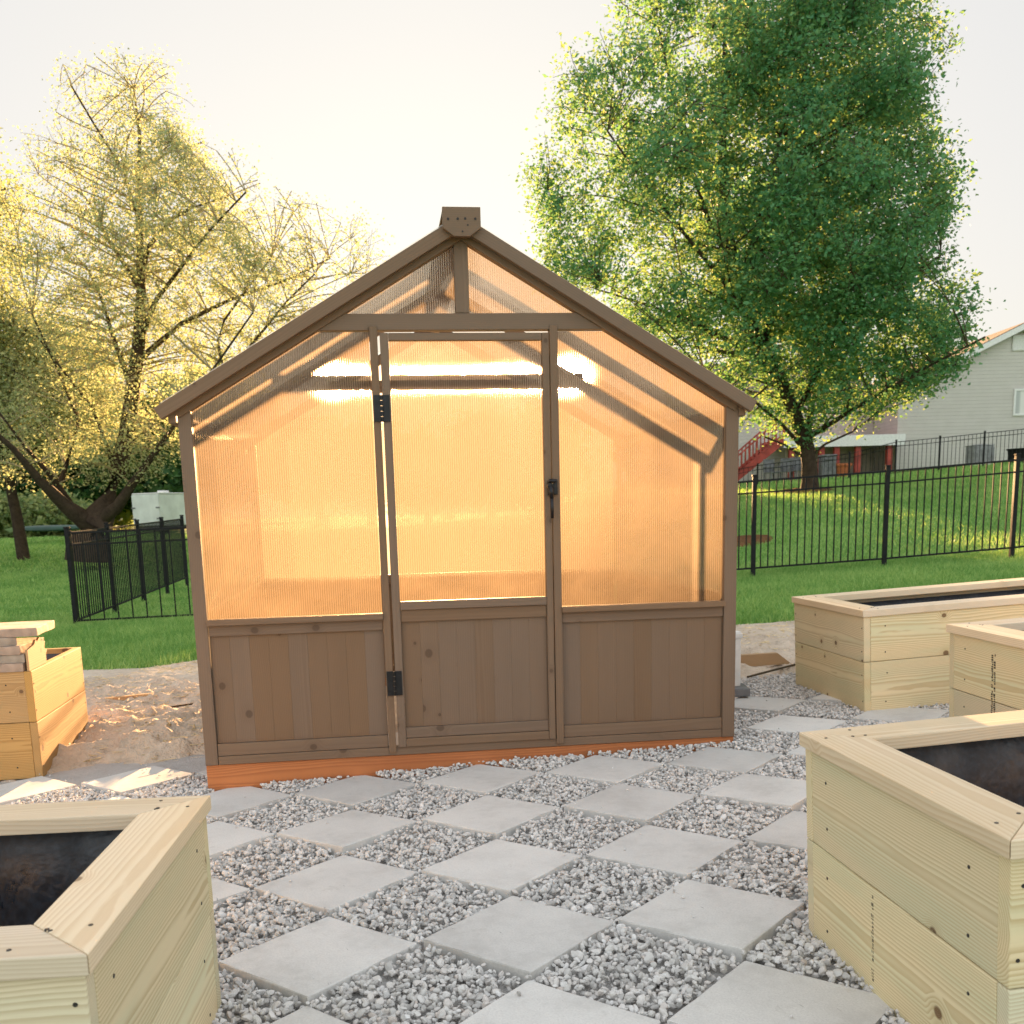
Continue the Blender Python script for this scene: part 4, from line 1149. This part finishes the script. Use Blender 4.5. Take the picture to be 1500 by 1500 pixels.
# added trees behind the greenhouse; crests and gaps shape shade and sun strips
for i, (px, yt, hf) in enumerate(((318, 622, 50), (462, 618, 48), (540, 630, 50), (625, 644, 56), (716, 612, 56), (790, 606, 48), (978, 606, 46), (1052, 608, 48))):
    lb = ['low', 'dense', 'rounded', 'broad', 'dark', 'leafy', 'bushy', 'small'][i] + ' tree added beyond the yard to shade the lawn, number %s from the left' % ORD[i]
    simple_tree(lb, px, 0, yt, 735, hf, 60 + i % 3, M['leafd'], 9000, 0.28, 160 + i, 'background_tree', 40, 260, 'trees added behind the greenhouse to shade the yard', trunk=0.25, spread=0.6)

# ------------------------------------------------------------------ lawn grass
def blades(n_, xr, yr, h, wd, dens_fn, seed):
    r = np.random.default_rng(seed)
    x = r.uniform(*xr, n_); y = r.uniform(*yr, n_); k = dens_fn(x, y, r); x, y = x[k], y[k]; n_ = len(x)
    z = lawn_z(x, y) - 0.012; a = r.uniform(0, 6.283, n_); hh = h * np.exp(r.normal(0, .3, n_)) ; lean = r.normal(0, .45, (n_, 2)) * hh[:, None]
    ww = wd * r.uniform(.6, 1.3, n_)
    dx_, dy_ = np.cos(a) * ww / 2, np.sin(a) * ww / 2
    v = np.stack([np.stack([x - dx_, y - dy_, z], -1), np.stack([x + dx_, y + dy_, z], -1), np.stack([x + lean[:, 0], y + lean[:, 1], z + hh], -1)], 1)
    return v.reshape(-1, 3)


def vis(x, y, r): return (np.abs(x) < 0.56 * y + 0.6) & (r.random(len(x)) > dirt_mask(x, y) * 1.15 - 0.02)


def hid(x, y): return (x > -0.28 * y) & (x < 0.21 * y)


GV = []
GV.append(blades(150000, (-9, -2.4), (8.2, 15.5), 0.055, 0.012, lambda x, y, r: vis(x, y, r) & ~((x > -0.30 * y) & (x < 0)), 1))
GV.append(blades(160000, (2.0, 9.5), (8.2, 15.5), 0.055, 0.012, lambda x, y, r: vis(x, y, r), 2))
GV.append(blades(110000, (-17, -4), (15.5, 27), 0.06, 0.022, lambda x, y, r: vis(x, y, r) & ~hid(x, y), 3))
GV.append(blades(120000, (3, 17), (15.5, 30), 0.06, 0.022, lambda x, y, r: vis(x, y, r) & ~hid(x, y), 4))
GV.append(blades(60000, (-26, -6), (27, 46), 0.08, 0.05, lambda x, y, r: vis(x, y, r) & ~hid(x, y), 5))
GV.append(blades(50000, (6, 25), (30, 44), 0.08, 0.05, lambda x, y, r: vis(x, y, r) & ~hid(x, y), 6))
GV.append(blades(5000, (-6.5, 5), (6.6, 10.4), 0.05, 0.012, lambda x, y, r: (vnoise(x, y, 71, 1.3) > 0.62) & (dirt_mask(x, y) > 0.2) & (dirt_mask(x, y) < 0.99), 7))
GV = np.concatenate(GV)
tag(obj_np('lawn_grass', GV, np.arange(len(GV)).reshape(-1, 3), M['grass']), 'short green mown grass of the lawn', 'grass', None, 'stuff')

r_ = np.random.default_rng(77); n_ = 6000
sx_, sy_ = r_.uniform(-5.5, 3.2, n_), r_.uniform(5.2, 9.9, n_)
k_ = (vnoise(sx_, sy_, 91, 1.6) > 0.42) & (dirt_mask(sx_, sy_) > 0.15) & ~in_gh(sx_, sy_, 0.03) & ((sx_ < 0) | (sy_ > 6.5)) & ~((sx_ < -2.4) & (sx_ > -4.5) & (sy_ < 6.3))
sx_, sy_ = sx_[k_], sy_[k_]; n_ = len(sx_)
ix = np.clip(((sx_ + 7.2) / 0.025).astype(int), 0, dzv.shape[1] - 1); iy = np.clip(((sy_ - 4.3) / 0.025).astype(int), 0, dzv.shape[0] - 1)
sz_ = dzv[iy, ix] + 0.006; a_ = r_.uniform(0, 6.283, n_); L_ = r_.uniform(.03, .11, n_); w2 = r_.uniform(.002, .0045, n_)
d_ = np.stack([np.cos(a_) * L_, np.sin(a_) * L_, r_.normal(0, .12, n_) * L_], -1); p_ = np.stack([-np.sin(a_) * w2, np.cos(a_) * w2, 0 * a_], -1); c_ = np.stack([sx_, sy_, sz_], -1)
up_ = np.array([0, 0, 1]) * w2[:, None]
V_ = np.stack([c_ - d_ / 2 - p_, c_ - d_ / 2 + p_, c_ + d_ / 2 + p_, c_ + d_ / 2 - p_, c_ - d_ / 2 + up_, c_ + d_ / 2 + up_], 1).reshape(-1, 3)
o6 = (np.arange(n_) * 6)[:, None, None]
Fs = (np.array([[0, 1, 2, 3], [0, 3, 5, 4], [1, 4, 5, 2]])[None] + o6).reshape(-1, 4)
tag(obj_np('straw', V_, Fs, plain('dry straw', (0.62, 0.48, 0.27), 0.8, 0.2, 0, 0.2, 20)), 'dry straw bits scattered over the bare soil', 'straw', None, 'stuff')

# ------------------------------------------------------------------ mulch rings
def mulch(label, cx_, cy_, rad):
    r = np.random.default_rng(5); n_, k = 40, 8
    V_ = [(0, 0, 0.10)]; 
    for i in range(1, k + 1):
        for j in range(n_):
            a = 2 * math.pi * j / n_; q = rad * i / k * (1 + .05 * math.sin(3 * a) + r.normal(0, .012))
            x, y = cx_ + q * math.cos(a), cy_ + q * math.sin(a)
            V_.append((x - cx_, y - cy_, float(lawn_z(x, y) - lawn_z(cx_, cy_)) + 0.10 * (1 - (i / k) ** 3) - (0.05 if i == k else 0) + r.normal(0, .012)))
    Fq = [[0, 1 + j, 1 + (j + 1) % n_] for j in range(n_)]
    for i in range(k - 1):
        for j in range(n_):
            a, b_ = 1 + i * n_ + j, 1 + i * n_ + (j + 1) % n_; Fq += [[a, a + n_, b_ + n_], [a, b_ + n_, b_]]
    o = obj_np('mulch_ring', np.array(V_), np.array(Fq), M['mulch'], None, True, Matrix.Translation((cx_, cy_, float(lawn_z(cx_, cy_)))))
    return tag(o, label, 'mulch bed', 'mulch beds on the lawn')


q = at(1186, 722, YR); mulch('round bark mulch ring under the tall green tree', q.x - 0.2, YR, 1.0)
q = at(1100, 776, 19.5); mulch('small bark mulch bed behind the left post of the right fence', q.x - 0.1, 19.6, 0.62)

# ------------------------------------------------------------------ house
YH = 46.0
hx0 = at(1312, 690, YH).x; apx = at(1497, 478, YH); ez_ = at(1312, 569, YH).z
half = apx.x - hx0; hx1 = apx.x + half
zb = float(lawn_z(hx0 + 3, YH)) - 1.2
hm = Matrix.Translation((hx0, YH, 0))
house = empty('house', hm, 'grey lap sided house with a brown gable roof at the right edge behind the tree', 'house')
W2 = 2 * half; HD = 12.0
slope = (apx.z - ez_) / half
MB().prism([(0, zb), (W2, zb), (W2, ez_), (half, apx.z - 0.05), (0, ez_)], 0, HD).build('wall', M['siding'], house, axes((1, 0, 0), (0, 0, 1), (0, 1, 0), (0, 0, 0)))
oh = 0.45
rb = MB()
for sgn in (-1, 1):
    ox = 0 if sgn < 0 else W2
    a = (half, apx.z + 0.14); b2 = (ox + sgn * oh, ez_ - slope * oh + 0.14)
    pl = [a, b2, (b2[0], b2[1] - 0.16), (a[0], a[1] - 0.16)]
    rb.prism(pl if sgn > 0 else pl[::-1], -0.35, HD + 0.35)
rb.build('roof', M['shingle'], house, axes((1, 0, 0), (0, 0, 1), (0, 1, 0), (0, 0, 0)))
for sgn in (-1, 1):
    ox = 0 if sgn < 0 else W2
    a = (half, apx.z + 0.10); b2 = (ox + sgn * (oh + .02), ez_ - slope * (oh + .02) + 0.10)
    pl = [a, b2, (b2[0], b2[1] - 0.26), (a[0], a[1] - 0.26)]
    MB().prism(pl if sgn > 0 else pl[::-1], -0.42, -0.36).build('fascia_board', M['white'], house, axes((1, 0, 0), (0, 0, 1), (0, 1, 0), (0, 0, 0)))


def window(parent, x0, x1, z0, z1, y, fr_=0.09, mull=True):
    b = MB()
    b.box(x0 - fr_, x1 + fr_, y - .06, y, z1, z1 + fr_); b.box(x0 - fr_, x1 + fr_, y - .06, y, z0 - fr_, z0)
    b.box(x0 - fr_, x0, y - .06, y, z0, z1); b.box(x1, x1 + fr_, y - .06, y, z0, z1)
    if mull: b.box((x0 + x1) / 2 - .03, (x0 + x1) / 2 + .03, y - .05, y - .004, z0, z1)
    f = b.build('window', M['white'], parent)
    MB().box(x0, x1, y - .03, y - .004, z0, z1).build('pane', M['glass'], f)
    return f


q0, q1 = at(1486, 606, YH), at(1515, 572, YH)
window(house, q0.x - hx0, q0.x - hx0 + 1.3, q0.z, q1.z, 0)
q0, q1 = at(1482, 514, YH), at(1500, 491, YH)
b = MB(); b.box(q0.x - hx0, q1.x - hx0 + .05, -.06, 0, q0.z, q1.z, .01)
for k in range(7): b.box(q0.x - hx0 + .06, q1.x - hx0 - .01, -.075, -.062, q0.z + .06 + k * .09, q0.z + .11 + k * .09)
b.build('gable_vent', M['white'], house)
# rear wing behind the tree, with the walk-out level under a deck
wx0 = at(1070, 700, YH + 3).x - hx0
wz = float(lawn_z(hx0 - 4, YH)) - 0.8; wt = ez_ + 0.3
MB().box(wx0, -0.02, 3.0, 12.0, wz, wt).build('wing_wall', M['siding'], house)
rw = MB()
rw.prism([(2.5, wt - .02), (7.5, wt + 2.0), (12.5, wt - .02)], wx0 - .4, -0.03)
rw.build('wing_roof', M['shingle'], house, axes((0, 1, 0), (0, 0, 1), (1, 0, 0), (0, 0, 0)))
dzk = at(1230, 640, YH - 1).z
for px0, px1 in ((1218, 1240), (1262, 1300)):
    a0 = at(px0, 700, YH + 3).x - hx0; a1 = at(px1, 700, YH + 3).x - hx0
    window(house, a0, a1, wz + 0.9, dzk - 0.35, 3.0, 0.08)
MB().box(at(1150, 700, YH + 3).x - hx0, -0.03, 2.9, 2.995, wz, dzk - .2).build('wall_cladding', M['beige'], house)
# deck
deck = empty('deck', Matrix.Translation((hx0, YH, 0)), 'red stained raised deck on posts with a staircase, behind the tree trunk', 'deck')
dx0 = at(1148, 640, YH - 1).x - hx0; dx1 = -0.03
MB().box(dx0, dx1, -1.0, 2.88, dzk - 0.10, dzk + 0.04, .01).build('deck_floor', M['redpaint'], deck)
MB().box(dx0, dx1, -1.06, -1.005, dzk - 0.42, dzk + 0.06, .01).build('fascia_beam', M['white'], deck)
for px in (1160, 1204, 1226, 1257, 1303):
    a0 = at(px, 690, YH - 1).x - hx0; gz_ = float(lawn_z(a0 + hx0, YH - .9)) - .1
    MB().box(a0 - .12, a0 + .12, -.95, -.72, gz_, dzk - .11, .01).build('post', M['redpaint'], deck)
gzs = float(lawn_z(at(1085, 700, YH - 2).x, YH - 2))
sx0 = at(1076, 700, YH - 2).x - hx0; sx1 = dx0
st = MB(); nst = 13
for k in range(nst):
    t = k / nst; xx = sx0 + (sx1 - sx0) * t; zz = gzs + (dzk - gzs) * (k + 1) / nst
    st.box(xx, xx + (sx1 - sx0) / nst + .03, -1.0, 0.3, zz - .05, zz)
for yy in (-1.04, 0.31):
    st.prism([(sx0, gzs - .1), (sx0, gzs + .2), (sx1, dzk + .1), (sx1, dzk - .25)], yy, yy + .05, 0, axes((1, 0, 0), (0, 0, 1), (0, 1, 0), (0, 0, 0)))
st.build('stairs', M['redpaint'], deck)
for yy in (-1.0, 0.33):
    rl = MB()
    for k in range(15):
        t = k / 14; xx = sx0 + (sx1 - sx0) * t; zz = gzs + (dzk - gzs) * t
        wd_ = .05 if k in (0, 7, 14) else .022
        rl.box(xx - wd_, xx + wd_, yy - .03, yy + .02, zz, zz + 1.0)
    for hh in (.95, .15):
        rl.prism([(sx0, gzs + hh), (sx1, dzk + hh), (sx1, dzk + hh + .09), (sx0, gzs + hh + .09)], yy - .035, yy + .025, 0, axes((1, 0, 0), (0, 0, 1), (0, 1, 0), (0, 0, 0)))
    rl.build('stair_railing', M['redpaint'], deck)
# small things by the house
q = at(1434, 678, 43.0); gz_ = float(lawn_z(q.x, 43))
b = MB(); z0 = at(1434, 679, 43).z; b.box(-.42, .42, -.42, .42, 0, .74, .03)
for k in range(9): b.box(-.40 + k * .1, -.37 + k * .1, -.432, -.421, .06, .68)
b.box(-.44, .44, -.44, .44, .741, .79, .02); b.cyl((0, 0, .79), (0, 0, .81), .32, .30, 20)
tag(b.build('air_conditioner', M['acgrey'], None, Matrix.Translation((q.x, 43, z0 - .02))), 'grey air conditioner unit beside the house wall behind the distant fence', 'air conditioner')
MB().box(-.55, .55, -.55, .55, -.9, 0, .02)
b = MB(); b.box(-.55, .55, -.55, .55, -1.0, -.005, .02); tag(b.build('concrete_pad', M['beige'], None, Matrix.Translation((q.x, 43, z0 - .02))), 'concrete pad carrying the air conditioner', 'pad')
q = at(1496, 674, 42.0)
b = MB(); b.cyl((0, 0, -.6), (0, 0, .42), .42, .55, 20); b.cyl((0, 0, .42), (0, 0, .47), .60, .60, 20)
tag(b.build('tub', M['rubber'], None, Matrix.Translation((q.x, 42, q.z))), 'round black tub at the right photo edge by the house', 'tub')


def chair(px, Y, rz, label):
    g = at(px, 712, Y); z = float(lawn_z(g.x, Y))
    root = empty('patio_chair', Matrix.Translation((g.x, Y, z)) @ Matrix.Rotation(rz, 4, 'Z'), label, 'chair', 'chairs on the patio under the deck')
    MB().box(-.28, .28, -.27, .27, .42, .47, .01).build('seat', M['grey'], root)
    MB().box(-.28, .28, -.03, .03, .48, 1.02, .01, Matrix.Translation((0, .27, 0))).build('backrest', M['grey'], root)
    for a in (-.25, .25):
        for b_ in (-.24, .24): MB().box(a - .02, a + .02, b_ - .02, b_ + .02, -.1, .418).build('leg', M['grey'], root)
        MB().box(a - .03, a + .03, -.26, .24, .64, .68, .008).build('armrest', M['grey'], root)


chair(1131, 43.6, 0.4, 'dark grey patio chair nearest the red stairs'); chair(1150, 43.6, -0.5, 'dark grey patio chair in the middle of the patio group'); chair(1170, 43.6, 0.2, 'dark grey patio chair just left of the tree trunk')
g = at(1211, 708, 43.6); z = float(lawn_z(g.x, 43.6))
b = MB(); b.box(-.3, .3, -.3, .3, -.1, .95, .04); b.box(-.33, .33, -.34, .33, .951, 1.03, .03); b.box(-.2, .2, -.36, -.30, .80, .86, .01)
tag(b.build('bin', M['grey'], None, Matrix.Translation((g.x, 43.6, z))), 'dark wheeled bin right of the tree trunk under the deck', 'bin')
g = at(1232, 706, 43.6); z = float(lawn_z(g.x, 43.6))
b = MB(); b.cyl((0, 0, -.1), (0, 0, .5), .28, .40, 18); b.cyl((0, 0, .5), (0, 0, .6), .45, .45, 18)
tag(b.build('flower_pot', M['terracotta'], None, Matrix.Translation((g.x, 43.6, z))), 'orange red pot on the patio beside the red deck post', 'pot')

# ------------------------------------------------------------------ trailer and canoe on the left
YT = 46.0
q = at(216, 775, YT); zt_ = at(216, 722, YT).z; zg = float(lawn_z(q.x, YT))
tr = empty('cargo_trailer', Matrix.Translation((q.x, YT, zg)) @ Matrix.Rotation(R(-24), 4, 'Z'), 'white enclosed cargo trailer parked behind the left fence', 'trailer')
th = zt_ - zg
b = MB(); b.box(-.82, .82, 0.03, 3.6, .42, th - .06, .05); b.build('body', M['trailer'], tr)
b = MB(); b.box(-.80, .80, 0, .028, .44, th - .1, .006); dr = b.build('door', M['trailer'], tr)
for xx in (-.74, .74):
    for zz in (.75, 1.25, 1.75):
        if zz < th - .2: MB().box(xx - .12, xx + .12, -.02, -.002, zz - .03, zz + .03).build('hinge', M['grey'], dr)
MB().box(-.85, .85, .02, 3.62, th - .055, th, .02).build('roof', M['white'], tr)
b = MB(); b.box(-.18, .18, 1.0, 1.4, th + .001, th + .12, .03); b.build('roof_vent', M['white'], tr)
b = MB()
for xx in (-.9, .9):
    wv = MB(); wv.cyl((xx - .1, 2.0, .33), (xx + .1, 2.0, .33), .33, seg=20); wv.build('wheel', M['rubber'], tr)
b.box(-.7, .7, .1, 3.9, .30, .415); b.box(-.05, .05, 3.9, 4.8, .32, .41); b.build('chassis', M['grey'], tr)
q = at(75, 778, 40.0); zg = float(lawn_z(q.x, 40))
b = MB(); nC = 14
ring_ = []
for i in range(nC + 1):
    t = i / nC * 2 - 1; w_ = .42 * max(0, 1 - t * t) ** .6 + .012; hgt = .22 * max(0, 1 - t * t) ** .5 + .02
    ring_.append([b.bm.verts.new((t * 1.4, w_ * math.cos(a), hgt * math.sin(a) + .08 * t * t)) for a in np.linspace(0, math.pi, 9)])
for i in range(nC):
    for j in range(8): b.bm.faces.new((ring_[i][j], ring_[i][j + 1], ring_[i + 1][j + 1], ring_[i + 1][j]))
    b.bm.faces.new((ring_[i][0], ring_[i + 1][0], ring_[i + 1][8], ring_[i][8]))
o = b.build('upturned_canoe', M['greenhull'], None, Matrix.Translation((q.x, 40, at(75, 778, 40.0).z)) @ Matrix.Rotation(R(12), 4, 'Z'), sm=True)
tag(o, 'low dark green upturned boat on the grass left of the big trunk', 'boat')
